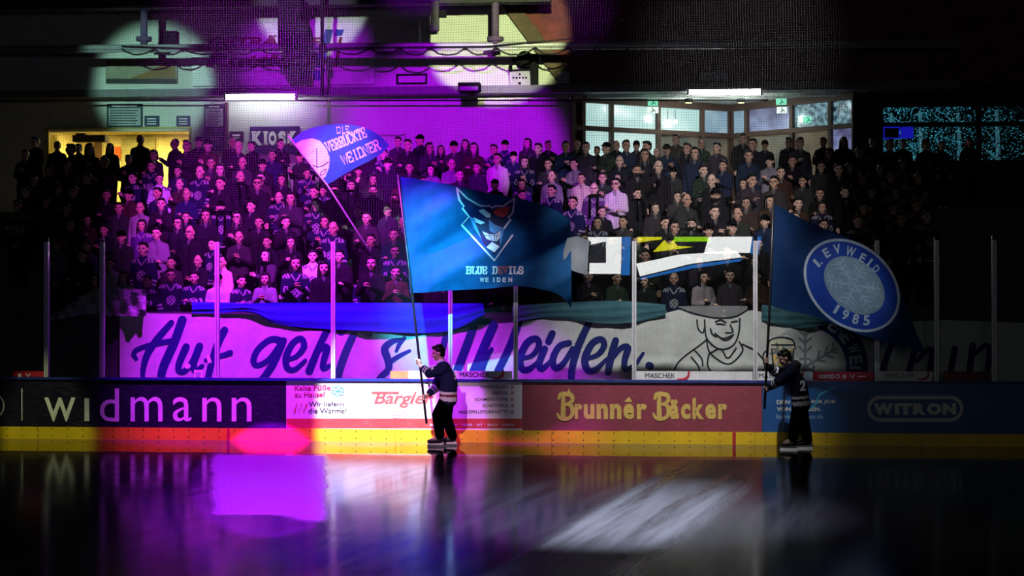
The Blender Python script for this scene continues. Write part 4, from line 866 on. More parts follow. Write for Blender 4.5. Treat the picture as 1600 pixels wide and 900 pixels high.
BEARD = vox(mb, 'beard', .011, 2); BEARD.materials.append(hair_m)
CUP = MB().tube([(0, 0, 0), (0, 0, .13)], [.034, .044], 14).mesh('beer_cup', True); CUP.materials.append(cloth)
# ------------------------------------------------------------------ flags
def edge(pts):
    q = smooth_line([(a, b, 1) for a, b in pts], 8)
    def f(u):
        t = u*(len(q)-1); i = min(int(t), len(q)-2); t -= i
        return (q[i][0]+(q[i+1][0]-q[i][0])*t, q[i][1]+(q[i+1][1]-q[i][1])*t)
    return f
def flag_cloth(top, bot, fn, m, parent, nu=60, nv=40):
    T, B = edge(top), edge(bot); V, F = [], []
    for i in range(nu+1):
        a, b = T(i/nu), B(i/nu)
        for k in range(nv+1):
            t = k/nv; V.append(fn(a[0]+(b[0]-a[0])*t, a[1]+(b[1]-a[1])*t))
    for i in range(nu):
        for k in range(nv): a = i*(nv+1)+k; F.append((a, a+1, a+nv+2, a+nv+1))
    k0 = len(V); V += [v + Vector((0, .006, 0)) for v in V]; F += [tuple(i+k0 for i in f[::-1]) for f in F]
    me = bpy.data.meshes.new('cloth'); me.from_pydata(V, [], F); me.update(); me.polygons.foreach_set('use_smooth', [True]*len(me.polygons))
    return obj('cloth', me, m, parent)
pole_m = mat('pole_black', (.02, .02, .025), .35, .5)
S1, S2 = PZ(694, 697), PZ(1249, 702)          # where the two skaters stand on the ice
# --- large flag with the devil head
def f1(off=0.0):
    def fn(x, y):
        u = max(0, (x-640)/250); ph = (x-624)*.030 + (y-275)*.055
        d = (.03+.10*u)*math.sin(ph) + .028*math.sin((x-624)*.05 + (y-275)*.075 + 1.2 + 1.5*math.sin(x*.012)) + .012*math.sin(x*.10+y*.17)
        return P(x, y, S1.y - .02 + .35*u*u + d*min(1, max(0, (x - 628 - (y-275)*.095)/45) + .05) + off)
    return fn
t = thing('flag', P(663, 662, S1.y), 'large blue flag with white devil head and BLUE DEVILS WEIDEN lettering', 'flag')
MB().tube([P(622, 273, S1.y-.02), P(643, 452, S1.y-.02), P(666.5, 662, S1.y-.02)], .021, 10).build('pole', pole_m, t, True)
flag_blue = mat('flag_blue', (.010, .10, .30), .7, .15, var=.15, trans=.25)
c1 = flag_cloth([(624, 276), (660, 281), (715, 291), (765, 302), (812, 310), (852, 322), (884, 338), (892, 352)], [(641, 458), (665, 457), (700, 454), (760, 451), (808, 447), (845, 452), (876, 462), (893, 482)], f1(), flag_blue, t)
tip = mat('flag_grey', (.30, .33, .38), .6, trans=.2)
V = [(886, 372), (903, 369), (921, 376), (919, 400), (918, 430), (903, 426), (882, 418), (880, 395)]
decal('pale_tip', poly(V), lambda x, y: P(x, y, S1.y + .42 + .04*math.sin(x*.12) + .03*math.sin(y*.07)), tip, t, cut=5)
Z = lambda pts: [(600+a/4, 250+b/4) for a, b in pts]
devil_w = mat('devil_white', (.72, .72, .78), .6); f1p = f1(-.010)
out = []
for q in ([(455, 175), (470, 250), (500, 290), (490, 302), (532, 355), (485, 405), (690, 628), (803, 470)], [(455, 175), (520, 240), (585, 277), (605, 287), (662, 287), (680, 300), (695, 287), (745, 290), (816, 240)], [(816, 240), (805, 330), (778, 358), (792, 372), (752, 425)]):
    out += stroke(Z(q), 2.9, False)
decal('devil_outline', out, f1p, devil_w, c1, cut=5)
dk = mat('devil_navy', (.006, .015, .10), .6)
decal('devil_face', poly(Z([(470, 200), (520, 245), (590, 285), (680, 305), (745, 295), (808, 250), (798, 330), (772, 362), (745, 430), (725, 540), (690, 600), (620, 520), (540, 355), (500, 300)])), f1(-.006), dk, c1, cut=6)
for q in ([(590, 318), (620, 305), (668, 338), (665, 362), (640, 358)], [(560, 358), (590, 372), (633, 392), (605, 402), (572, 388)], [(640, 545), (675, 512), (722, 540), (690, 578)], [(615, 445), (655, 462), (692, 466), (728, 440), (728, 480), (705, 508), (672, 505), (640, 492)]): decal('devil_feature', poly(Z(q)), f1p, devil_w, c1, cut=6)
decal('teeth_lines', stroke(Z([(655, 462), (675, 505)]), .9, False) + stroke(Z([(692, 466), (690, 508)]), .9, False) + stroke(Z([(712, 452), (700, 506)]), .9, False) + stroke(Z([(620, 470), (728, 475)]), .7, False), f1(-.016), dk, c1, cut=6)
decal('red_brow', poly(Z([(684, 318), (715, 302), (790, 290), (772, 345), (735, 357), (692, 340)])), f1(-.014), mat('devil_red', (.75, .06, .09), .6), c1, cut=6)
lb = mat('devil_blue', (.10, .30, .68), .6)
for q in ([(532, 350), (560, 365), (612, 500), (560, 420)], [(655, 372), (690, 402), (747, 425), (722, 440), (690, 462), (660, 440)], [(728, 440), (752, 425), (735, 500), (722, 540)]): decal('devil_shade', poly(Z(q)), f1(-.010), lb, c1, cut=6)
def slab(text, x0, y0, x1, y1, gaps, wd, skew=0.0):      # slab-serif capitals built from strokes
    D = {'B': [[(0, 0), (0, 1)], [(0, 0), (.75, 0), (.95, .15), (.95, .35), (.75, .48), (0, .48)], [(.75, .48), (1, .62), (1, .85), (.8, 1), (0, 1)]], 'L': [[(.15, 0), (.15, 1), (1, 1), (1, .7)]], 'U': [[(.08, 0), (.08, .85), (.25, 1), (.75, 1), (.92, .85), (.92, 0)]],
         'E': [[(1, .25), (1, 0), (.12, 0), (.12, 1), (1, 1), (1, .75)], [(.12, .5), (.7, .5)]], 'D': [[(.1, 0), (.1, 1), (.75, 1), (1, .8), (1, .2), (.75, 0), (.1, 0)]], 'V': [[(0, 0), (.5, 1), (1, 0)]], 'I': [[(.5, 0), (.5, 1)]], 'S': [[(1, .25), (.85, 0), (.15, 0), (0, .15), (0, .35), (.15, .47), (.85, .53), (1, .68), (1, .85), (.85, 1), (.15, 1), (0, .75)]],
         'W': [[(-.12, 0), (.2, 1), (.5, .1), (.8, 1), (1.12, 0)]], 'N': [[(.08, 1), (.08, 0), (.92, 1), (.92, 0)]], 'R': [[(.1, 1), (.1, 0), (.75, 0), (.95, .12), (.95, .38), (.75, .5), (.1, .5)], [(.55, .5), (.95, 1)]], 'Ü': [[(.08, 0), (.08, .85), (.25, 1), (.75, 1), (.92, .85), (.92, 0)], [(.3, -.22), (.3, -.2)], [(.7, -.22), (.7, -.2)]],
         'C': [[(1, .25), (.85, 0), (.2, 0), (0, .2), (0, .8), (.2, 1), (.85, 1), (1, .75)]], 'K': [[(.1, 0), (.1, 1)], [(.95, 0), (.15, .55)], [(.35, .42), (.95, 1)]], 'T': [[(0, .2), (0, 0), (1, 0), (1, .2)], [(.5, 0), (.5, 1)]]}
    out = []; n = len(text); cw = (x1-x0)/n
    for i, ch in enumerate(text):
        if ch == ' ': continue
        a, b = x0 + i*cw + gaps, x0 + (i+1)*cw - gaps; T = []
        for s in D[ch]: T += stroke([(a+(b-a)*p, y0+(y1-y0)*q + skew*(i+p)/n) for p, q in s], wd*(.7 if ch in 'WN' else 1), False)
        for (p, q) in {'I': [(.5, 0), (.5, 1)], 'B': [(0, 0), (0, 1)], 'L': [(.15, 0)], 'D': [(.1, 0), (.1, 1)], 'N': [(.08, 1), (.92, 0)], 'R': [(.1, 1), (.95, 1)], 'V': [(0, 0), (1, 0)], 'U': [(.08, 0), (.92, 0)], 'T': [(.5, 1)], }.get(ch, []):
            X, Y = a+(b-a)*p, y0+(y1-y0)*q + skew*(i+p)/n; T += stroke([(X-wd*1.0, Y), (X+wd*1.0, Y)], wd*.8, False, False)
        out.append((ch, T))
    return out
for ch, T in slab('BLUE DEVILS', 729, 417, 818, 427.5, 1.1, 2.6): decal('lettering', T, f1p, (mat('devil_rust', (.45, .12, .16), .6) if ch in 'EV' and min(p[0] for t_ in T for p in t_) > 770 and max(p[0] for t_ in T for p in t_) < 799 else devil_w), c1, cut=6)
for k, (ch, wd) in enumerate(zip('WEIDEN', (7.5, 5, 2, 5.6, 5, 5.8))): decal('lettering', word(ch, 749.5+9*k+(3 if ch == 'I' else 0), 433.5, 749.5+9*k+wd+(3 if ch == 'I' else 0), 440.8, .04), f1p, devil_w, c1, cut=6)

# --- club flag with the round crest
def f2(off=0.0):
    def fn(x, y):
        u = max(0, (x-1205)/240); d = (.04+.09*u)*math.sin((x-1205)*.022 - (y-318)*.03) + .03*math.sin((x-1205)*.06 - (y-318)*.045 + .6)
        return P(x, y, S2.y - .02 + .2*u + d*min(1, max(0, (x-1208)/30) + .05) + off)
    return fn
t = thing('flag', P(1194.5, 638, S2.y), 'dark blue flag with the round 1.EV WEIDEN 1985 snowflake crest', 'flag')
MB().tube([P(1208.5, 316, S2.y-.02), P(1203, 470, S2.y-.02), P(1194.5, 639, S2.y-.02)], .021, 10).build('pole', pole_m, t, True)
c2 = flag_cloth([(1209, 318), (1240, 335), (1285, 356), (1330, 374), (1372, 397), (1397, 432), (1415, 475), (1432, 520), (1447, 552)], [(1201, 476), (1225, 484), (1265, 492), (1300, 505), (1335, 520), (1368, 530), (1398, 538), (1425, 546), (1448, 555)], f2(), mat('flag_navy', (.008, .045, .17), .6, .25, trans=.2), t)
f2p = f2(-.012); cx, cy, ro = 1331, 446, R(42)
decal('crest_ground', disc(cx, cy, 84, 63, 40, ro), f2(-.006), mat('crest_blue', (.02, .07, .42), .6), c2, cut=8)
decal('crest_rim', ring(cx, cy, 82, 61, 4.2, ro), f2p, devil_w, c2, cut=8)
decal('crest_disc', disc(cx+4, cy, 54, 38, 36, ro), f2(-.010), mat('crest_grey', (.36, .42, .47), .6), c2, cut=8)
fl = []
for k in range(6):
    a = math.pi*k/3 + .3
    def el(r, an): X, Y = r*math.cos(an)*50, r*math.sin(an)*35; return (cx+4+X*math.cos(ro)-Y*math.sin(ro), cy+X*math.sin(ro)+Y*math.cos(ro))
    fl += stroke([el(0, a), el(.95, a)], 3, False)
    for d in (.4, .62, .82):
        for e in (-.32, .32): fl += stroke([el(d, a), el(min(.97, d+.18), a+e)], 2.6, False)
decal('crest_snowflake', fl + ring(cx+4, cy, 12, 9, 3, ro, 6), f2(-.015), mat('crest_pale', (.50, .57, .62), .6), c2, cut=8)
def tilted(ch, x, y, wd, ht, ang, bold=.03):
    c, s = math.cos(ang), math.sin(ang); return word_on(ch, (x - wd/2*c + ht/2*s, y - wd/2*s - ht/2*c), (wd*c, wd*s), (-ht*s, ht*c), bold)
for ch, x, y, wd, ht, an in (('1', 1307, 483, 5, 15, .55), ('9', 1321, 492, 10, 16, .35), ('8', 1337, 498.5, 10, 16, .2), ('5', 1354, 500.5, 10, 16, .02), ('1', 1276, 411, 4.5, 15, -.75), ('.', 1284, 411, 3, 3, -.6), ('E', 1291.5, 395, 9, 15, -.55), ('V', 1308, 389, 11, 15, -.2), ('W', 1329, 393, 15, 15, .3), ('E', 1348, 403, 9, 14, .5), ('I', 1359, 410, 3.5, 14, .65), ('D', 1369, 420, 9, 12, .8)):
    decal('lettering', tilted(ch, x, y, wd, ht, an), f2p, devil_w, c2, cut=8)

# --- supporters' flag waved in the crowd
FY = row_y(2) - .35
def f3(off=0.0): return lambda x, y: P(x, y, FY + .12*math.sin((x-455)*.045 + (y-200)*.03)*min(1, max(.02, ((x-452)*.83 - (y-218)*.55)/40)) + off)
t = thing('flag', P(573, 385, FY), 'blue VERRÜCKTE WEIDNER flag with a white goalie mask waved in the crowd', 'flag')
MB().tube([P(450, 212, FY-.03), P(512, 290, FY-.03), P(575, 388, FY-.03)], .017, 8).build('pole', mat('pole_pale', (.45, .4, .5), .4), t, True)
c3 = flag_cloth([(454, 221), (474, 205), (500, 197), (525, 194), (550, 195), (578, 203), (596, 214), (608, 227)], [(511, 288), (520, 284), (532, 276), (546, 268), (562, 259), (580, 250), (596, 240), (607, 229)], f3(), mat('fan_flag_blue', (.03, .12, .40), .6, .2, trans=.3), t, 40, 26)
decal('mask_print', poly([(459, 226), (472, 219), (488, 216), (500, 220), (510, 232), (515, 246), (514, 262), (508, 277), (502, 279), (496, 270), (488, 258), (472, 243)]), f3(-.01), mat('fan_white', (.6, .6, .66), .6), c3, cut=6)
decal('mask_lines', stroke([(495, 232), (495, 262)], 1.4, False) + stroke([(488, 258), (497, 261), (506, 258), (513, 253)], 1.6) + stroke([(500, 274), (506, 272), (510, 264), (503, 268), (500, 274)], 1.2), f3(-.015), black, c3, cut=6)
for txt, o_, ux, vy in (('SÜCHTIGE', (467, 229), (22, -7), (2, 4)), ('WEIDNER', (474, 241), (18, -7), (2, 4)), ('SEIT', (483, 251), (9, -4), (1.5, 4)), ('17', (501, 253), (6, -5), (2, 4))): decal('lettering', word_on(txt, o_, ux, vy), f3(-.015), mat('grey_print', (0, 0, 0)), c3, cut=6)
for txt, o_, ux, vy in (('VERRÜCKTE', (507, 224), (62, -25), (5, 14)), ('WEIDNER', (532, 244), (58, -26), (5, 14)), ('DIE', (525, 199), (20, -2), (1, 9))):
    T = []
    for ch, S_ in slab(txt, 0, 0, 100, 14, 1.3, 3.0): T += [tuple((o_[0] + p[0]/100*ux[0] + p[1]/14*vy[0], o_[1] + p[0]/100*ux[1] + p[1]/14*vy[1]) for p in tr) for tr in S_]
    decal('lettering', T, f3(-.012), MATS['fan_white'], c3, cut=8)

# ------------------------------------------------------------------ the two flag-bearing skaters
def skater(base, near, cfg, label):
    Y = base.y; pj = lambda x, y, d=0.0: P(x, y, Y + d)
    body, jer, tro, hr = MB(), MB(), MB(), MB()
    hx, hy = cfg['head']; hc = pj(hx, hy); M = Matrix.Rotation(cfg['nod'], 3, 'Y') @ Matrix.Rotation(R(-90) + cfg['turn'], 3, 'Z'); 
    head(body, M, hc); hair_short(hr, M, hc); 
    def q(x, y, z): return hc + M @ Vector((x, y, z))
    hr.ball(q(.0, -.05, .105), (.06, .045, .03), 12, M); hr.ball(q(0.02, .03, .125), (.06, .07, .03), 12, M)
    nk = pj(*cfg['neck']); body.cap(hc + M @ Vector((0, .015, -.06)), .055, nk, .062, 14)
    sh = cfg['shoulder']; hip = cfg['hip']; mid = ((sh[0]+hip[0])/2 + cfg['hunch'], (sh[1]+hip[1])/2)
    for s in (-1, 1):
        body.cap(pj(*sh, s*.1), .10, pj(*mid, s*.08), .11); body.cap(pj(*mid, s*.08), .11, pj(*hip, s*.07), .11)
        jer.cap(pj(*sh, s*.12), .115, pj(*mid, s*.10), .145); jer.cap(pj(*mid, s*.10), .145, pj(hip[0], hip[1]-4, s*.095), .150); jer.cap(pj(hip[0], hip[1]-4, s*.095), .150, pj(hip[0]+1, hip[1]+2, s*.09), .150)
    jer.cap(nk + Vector((0, -.03, -.035)), .085, nk + Vector((0, .03, -.035)), .085)
    hands = []
    for key, s in (('near', -1), ('far', 1)):
        el, wr, hd = cfg[key]; S_, E_, W_ = pj(sh[0]-1, sh[1]+2, s*.19), pj(*el, s*.24), pj(*wr, s*.07)
        body.cap(S_, .055, E_, .045); body.cap(E_, .043, W_, .030); jer.cap(S_, .095, E_, .085); jer.cap(E_, .083, E_.lerp(W_, cfg['cuff'][key]), .062)
        # hand closed round the pole: palm at the side, four fingers wrapped, thumb over the front
        g = pj(*hd, -.02); ax = cfg['axis']; side = (W_ - g); side -= ax*side.dot(ax); side.normalize(); cr = ax.cross(side)
        pc = g + side*.040; body.cap(W_, .029, pc + side*.02, .030); body.ball(pc, (.024, .030, .042), 12)
        for f in range(4):
            o_ = g + ax*(-.036 + .024*f); r_ = .033; n0 = o_ + side*.034 + cr*.016
            p1 = o_ + cr*(r_); p2 = o_ - side*r_*.95 + cr*.006; p3 = o_ - cr*(r_*.85) - side*.012
            body.cap(n0, .0105, p1 + side*.008, .010, 8); body.cap(p1 + side*.008, .010, p2, .0092, 8); body.cap(p2, .0092, p3 + side*(.004*f), .0085, 8)
        th = g + side*.03 - cr*.02 + ax*.03; body.cap(th, .012, g - cr*.034 + ax*.045, .0105, 8); body.cap(g - cr*.034 + ax*.045, .0105, g - cr*.028 - side*.02 + ax*.052, .009, 8)
        hands.append((E_, W_))
    for s, key in ((-1, 'leg_near'), (1, 'leg_far')):
        kn, an = cfg[key]; H_, K_, A_ = pj(hip[0]-1, hip[1]+2, s*.09), pj(*kn, s*.11), pj(*an, s*.10)
        body.cap(H_, .085, K_, .058); body.cap(K_, .056, A_, .04); body.cap(A_, .042, A_ + Vector((-.12, 0, -.045)), .034)
        tro.cap(H_, .125, K_, .100); tro.cap(K_, .098, A_ + Vector((0, 0, .03)), .082)
    tro.cap(pj(hip[0]-1, hip[1]+2, -.06), .125, pj(hip[0]-1, hip[1]+2, .06), .125)
    me = vox(body, 'person', .0075, 3); me.materials.append(skin); Mi = M.inverted()
    paint(me, lambda co: face_paint(Mi @ (co - hc)) if (co - hc).length < .14 else None)
    root = obj('person', me, None, None, label, 'person'); root.color = cfg['skin']
    hem = P(hip[0], cfg['hem'], Y).z; tilt = cfg['hemtilt']
    def stripes(co):
        h = co.z - hem - tilt*(co.x - P(hip[0], hip[1], Y).x)
        core = co.x > pj(hip[0]-19, 0).x
        if core and (.0 < h < .075): return (.62, .62, .66, 1)
        if core and (.075 <= h < .115): return (.16, .03, .05, 1) if cfg['red'] else (.01, .012, .03, 1)
        if core and (.115 <= h < .16): return (.62, .62, .66, 1)
        for E_, W_ in hands:
            d = W_-E_; tt = (Vector(co)-E_).dot(d)/d.length_squared
            if ((Vector(co)-E_)-d*tt).length < .105:
                if .12 < tt < .24 or .34 < tt < .44: return (.60, .62, .70, 1)
        if (Vector(co) - hc).length < .19 and co.z < hc.z - .05: return (.5, .5, .55, .9) if cfg['red'] else None
        return None
    jm = vox(jer, 'jersey', .011, 5); paint(jm, stripes); o = obj('jersey', jm, cloth, root); o.color = cfg['jersey']
    o = obj('trousers', vox(tro, 'trousers', .013, 4), cloth, root); o.color = (.012, .016, .045, 1)
    o = obj('hair', vox(hr, 'hair', .009, 2), hair_m, root); o.color = cfg['hair']
    for s, key in ((-1, 'leg_near'), (1, 'leg_far')):
        kn, an = cfg[key]; A_ = pj(*an, s*.10); z0 = 0.0; A_.z = max(A_.z, .12); b = MB(); x = A_.x
        b.cap((x+.015, A_.y, .20), .058, (x+.012, A_.y, .115), .054); b.cap((x+.01, A_.y, .105), .052, (x-.15, A_.y, .090), .042); b.ball((x-.165, A_.y, .085), (.05, .043, .034), 12)
        sk = obj('skate_boot', vox(b, 'skate_boot', .009, 3), mat('boot_black', (.015, .015, .018), .35, .5), root)
        MB().prism([(x-.205, A_.y-.022, .028), (x+.075, A_.y-.022, .028), (x+.062, A_.y-.022, .072), (x-.19, A_.y-.022, .060)], (0, .044, 0)).build('blade_holder', mat('holder_white', (.75, .75, .75), .4), sk)
        MB().prism([(x-.215, A_.y-.003, .012), (x-.20, A_.y-.003, .0), (x+.075, A_.y-.003, .0), (x+.085, A_.y-.003, .012), (x+.075, A_.y-.003, .03), (x-.20, A_.y-.003, .03)], (0, .006, 0)).build('blade', mat('blade_steel', (.6, .6, .62), .25, metal=1), sk)
        MB().tube([(x-.07, A_.y-.036, .135), (x-.04, A_.y+.036, .15), (x-.04, A_.y-.036, .165), (x-.02, A_.y+.036, .18), (x-.02, A_.y-.036, .195)], .005, 5).build('laces', MATS['holder_white'], sk)
    return root, jm, pj
ax1 = (P(622, 273, S1.y) - P(666, 662, S1.y)).normalized(); ax2 = (P(1208, 316, S2.y) - P(1194, 639, S2.y)).normalized()
r1, j1, pj1 = skater(S1, -1, dict(head=(684.5, 552), nod=R(-9), turn=R(8), neck=(690, 565), shoulder=(693.5, 575), hip=(700, 621), hunch=5, near=((671, 583), (656.5, 571), (653, 565)), far=((681, 606), (666, 619), (661.5, 621)), cuff=dict(near=.55, far=.62),
        axis=ax1, leg_near=((684, 648), (687, 683)), leg_far=((697, 652), (707, 684)), hem=626, hemtilt=-.05, red=True, jersey=(.012, .014, .055, 1), skin=(.62, .36, .29, 1), hair=(.03, .018, .015, 1)), 'skater in navy white-striped jersey carrying the large devil-head flag')
r2, j2, pj2 = skater(S2, -1, dict(head=(1226, 560), nod=R(-24), turn=R(4), neck=(1234, 571), shoulder=(1237, 580), hip=(1251, 630), hunch=4, near=((1217, 596), (1200, 607), (1196, 609)), far=((1210, 581), (1198, 570), (1197.5, 563)), cuff=dict(near=.75, far=.6),
        axis=ax2, leg_near=((1243, 660), (1239, 687)), leg_far=((1256, 662), (1262, 690)), hem=633, hemtilt=.10, red=False, jersey=(.010, .011, .03, 1), skin=(.42, .26, .22, 1), hair=(.012, .01, .01, 1)), 'skater in black hooded jersey carrying the dark blue crest flag')
def back_number(txt, root, me, x, y, wd, ht, Y0):      # number laid on the jersey surface by casting onto it
    from mathutils.bvhtree import BVHTree
    bv = BVHTree.FromPolygons([v.co for v in me.vertices], [p.vertices[:] for p in me.polygons])
    def fn(px, py):
        a = P(px, py, Y0-2); d = (P(px, py, Y0+2) - a).normalized(); h = bv.ray_cast(a, d)[0]
        return (h if h else P(px, py, Y0)) - d*.008
    decal('number', word(txt, x, y, x+wd, y+ht, .05), fn, devil_w, root, cut=2)
back_number('9', r1, j1, 708.5, 578, 6, 16, S1.y); back_number('2', r2, j2, 1250, 594, 9, 17, S2.y); back_number('9', r1, j1, 672.5, 573, 5, 5, S1.y)
MB().ball(P(1242, 571, S2.y), (.10, .13, .09), 14).build('hood', mat('hood_black', (.012, .012, .02), .9, bump=.3), r2, True)

# ------------------------------------------------------------------ the crowd
SK = [(.62, .40, .31, 1), (.55, .33, .25, 1), (.66, .45, .37, 1), (.48, .29, .22, 1)]
HCOL = {'dark': (.018, .012, .010, 1), 'brown': (.06, .032, .018, 1), 'blond': (.30, .19, .08, 1), 'grey': (.32, .30, .29, 1), 'red': (.16, .035, .015, 1)}
TOP = {'black jacket': ('d', (.010, .010, .014, 1)), 'charcoal jacket': ('d', (.03, .03, .035, 1)), 'dark blue jacket': ('d', (.012, .018, .05, 1)), 'dark green jacket': ('d', (.02, .03, .022, 1)), 'brown jacket': ('d', (.045, .028, .02, 1)),
       'navy jersey': ('j', (.010, .013, .040, 1)), 'white jersey': ('w', (.62, .62, .66, 1)), 'pale hoodie': ('d', (.46, .43, .46, 1)), 'grey sweater': ('d', (.20, .20, .22, 1)), 'purple jersey': ('j', (.07, .03, .16, 1))}
DARKS = ['black jacket']*4 + ['charcoal jacket']*2 + ['dark blue jacket', 'dark green jacket', 'brown jacket']
HW = {'s': 'short', 'c': 'cropped', 'l': 'long', 'b': 'receding'}
people = []
def top_y(i, px, H): q = Vector((P(px, 300, row_y(i)).x, row_y(i), row_z(i) + H - .12)); d = q - CAM; return HORY - FPX*d.z/d.dot(FWD) if False else HORY - FPX*(q.z-CZ)/d.dot(FWD)
def add_person(px, py, hair=None, top=None, pose=None, ex='', filler=False, row=None):
    best = None
    for i in (range(ROWS) if row is None else (row,)):
        y = row_y(i); z = P(px, py, y).z; H = z - row_z(i) + .12
        c = abs(H - (1.36 if 'K' in ex else 1.74)) + sum(max(0, .44 - abs(P(px, py, y).x - p['x']))*1.6 for p in people if p['row'] == i)
        if best is None or c < best[0]: best = (c, i, H)
    _, i, H = best; H = max(1.2, min(2.02, H))
    people.append(dict(px=px, py=py, row=i, H=H, x=P(px, py, row_y(i)).x, hair=hair, top=top, pose=pose, ex=ex, fill=filler))
J, W_, D_, PH = 'navy jersey', 'white jersey', None, 'pale hoodie'
for rec in [
 (90,229,'s'),(110,233,'s'),(123,233,'s'),(137,232,'l'),(172,232,'l'),(220,219,'c','black jacket','A'),(273,225,'c','black jacket','D','U'),(292,227,'s'),(311,222,'h','black jacket','B'),(325,226,'h'),(364,223,'cg','black jacket'),(373,229,'cg'),(393,229,'s'),
 (163,254,'s'),(201,250,'s','black jacket','C'),(237,260,'s',J),(254,280,'s',W_,'A'),(330,254,'s'),(344,256,'l'),(379,254,'b'),(319,268,'c',J),(345,283,'s','black jacket','B'),(377,276,'b','black jacket','A','S'),(396,278,'s','charcoal jacket','A','G'),(282,288,'cg'),(292,304,'cg'),(208,278,'s',J),(247,318,'s'),(221,325,'cg','grey sweater'),(167,305,'s'),(190,325,'s'),(345,323,'h',J,'A','SB'),(322,336,'lb','black jacket'),(371,339,'lb','black jacket','C','G'),(393,322,'s','black jacket','C'),
 (222,352,'l','purple jersey'),(245,364,'s','grey sweater'),(279,348,'l','black jacket','A','G'),(291,340,'s'),(302,362,'cg','black jacket','D','G'),(190,370,'h','dark green jacket'),(224,388,'s',J,'A'),(268,411,'sr'),(310,408,'cg','black jacket'),(328,382,'s',J),(348,411,'cg',PH),(172,413,'s',PH),(200,433,'l',PH),(234,440,'s',J,'C'),(266,430,'s',J,'A','G'),(305,434,'s',J,'B'),(347,438,'h',PH),(373,440,'sg',J),
 (403,281,'s','black jacket','D','GU'),(441,281,'l','black jacket'),(436,309,'b',J),(455,309,'l','charcoal jacket'),(491,300,'s',J),(524,298,'s','black jacket'),(549,290,'s','black jacket','A','S'),(584,298,'s','black jacket','E','S'),(615,312,'s',PH),(494,319,'l',J),(508,346,'l',J),(521,352,'c',J),(560,330,'s','black jacket','C'),(573,340,'s'),(405,347,'s','black jacket','A'),(447,347,'s','black jacket'),(616,366,'s'),(618,392,'s',J,'C','G'),(418,378,'s'),(455,379,'lb'),(480,272,'s',J),(505,300,'s',J),
 (417,399,'lb','charcoal jacket','C','S'),(474,400,'s',W_,'A'),(462,388,'lb',J),(506,418,'l','black jacket'),(467,438,'h',W_,'B','K'),(560,436,'s',J,'A','K'),(402,436,'lb','grey sweater','C'),(538,400,'s'),(590,410,'l'),(580,375,'s','black jacket','A'),(610,425,'s','brown jacket','C'),
 (622,222,'s'),(637,226,'s'),(656,219,'h','black jacket','A'),(671,231,'l'),(689,235,'l'),(714,229,'h','charcoal jacket'),(727,226,'l'),(741,231,'l'),(768,234,'s',J),(789,228,'k',J),(775,248,'s',PH,'A'),(820,253,'lb',J,'C'),(841,232,'s'),(718,273,'s'),(773,289,'h'),(816,306,'s',J),(680,266,'lb','grey sweater'),(700,257,'cg','grey sweater'),(640,262,'s','black jacket'),(660,285,'s',J),(747,262,'s'),
 (857,228,'s','dark green jacket'),(884,229,'s'),(909,227,'c','dark green jacket'),(928,230,'s'),(939,237,'s'),(954,231,'h'),(963,228,'cg'),(973,227,'s'),(984,229,'k'),(997,229,'s'),(1007,241,'lr'),(1042,234,'h','dark blue jacket','C','G'),(1027,240,'cg'),(1052,218,'s','charcoal jacket'),(1073,232,'s'),(968,252,'b','black jacket','C'),(1023,256,'c','black jacket','D','U'),(1001,266,'s','black jacket','A','B'),(1052,271,'k','charcoal jacket'),(862,276,'cg','grey sweater'),(862,298,'s',J),(912,279,'s',PH),(938,278,'s'),(930,295,'cg','purple jersey','A','S'),(961,287,'s',PH,'B','G'),(895,316,'s',J),(995,303,'s','black jacket','A','S'),(1024,326,'lb','charcoal jacket'),(1058,308,'lb','charcoal jacket'),(1073,312,'cg'),
 (1086,238,'l'),(1096,226,'cg'),(1120,231,'s'),(1160,217,'s','black jacket','A','T'),(1176,225,'s'),(1195,228,'k'),(1232,223,'s'),(1250,223,'s'),(1286,223,'s'),(1174,243,'s'),(1198,252,'k','grey sweater'),(1238,252,'s','black jacket','C'),(1099,266,'s'),(1112,276,'cg'),(1118,296,'h','black jacket','A','B'),(1162,288,'l','charcoal jacket','B'),(1177,277,'s','charcoal jacket'),(1220,269,'s'),(1207,284,'s'),(1254,284,'s'),(1283,261,'s'),(1166,317,'l'),(1202,314,'lb'),(1247,318,'s'),(1281,303,'s'),(1121,330,'s'),(1148,334,'c'),
 (934,348,'l',J),(1039,348,'s'),(1053,336,'l'),(1081,351,'s','black jacket','A','B'),(1050,363,'s','black jacket','A','G'),(1107,360,'k'),(1144,346,'h'),(1195,346,'k','dark blue jacket'),
 (1310,264,'s'),(1327,263,'l'),(1375,266,'s'),(1320,301,'s','black jacket','A','S'),(1362,301,'s'),(1350,326,'s',J),(1395,326,'s',J),(1408,342,'s'),(1448,338,'s',J),(1340,346,'s',J),(1363,223,'s'),(1391,226,'s'),(1411,226,'s'),(1447,226,'s'),(1472,229,'s'),(1515,224,'l'),
 (28,321,'s',J),(71,318,'s'),(92,298,'s'),(75,268,'s'),(85,270,'l'),(110,352,'s'),(137,345,'s'),(42,300,'s'),(115,300,'s','dark green jacket'),(130,400,'s'),(90,385,'l','purple jersey'),(135,385,'s','purple jersey')]:
    rec = list(rec) + [None]*(6-len(rec)); add_person(rec[0], rec[1], rec[2], rec[3], rec[4], rec[5] or '')
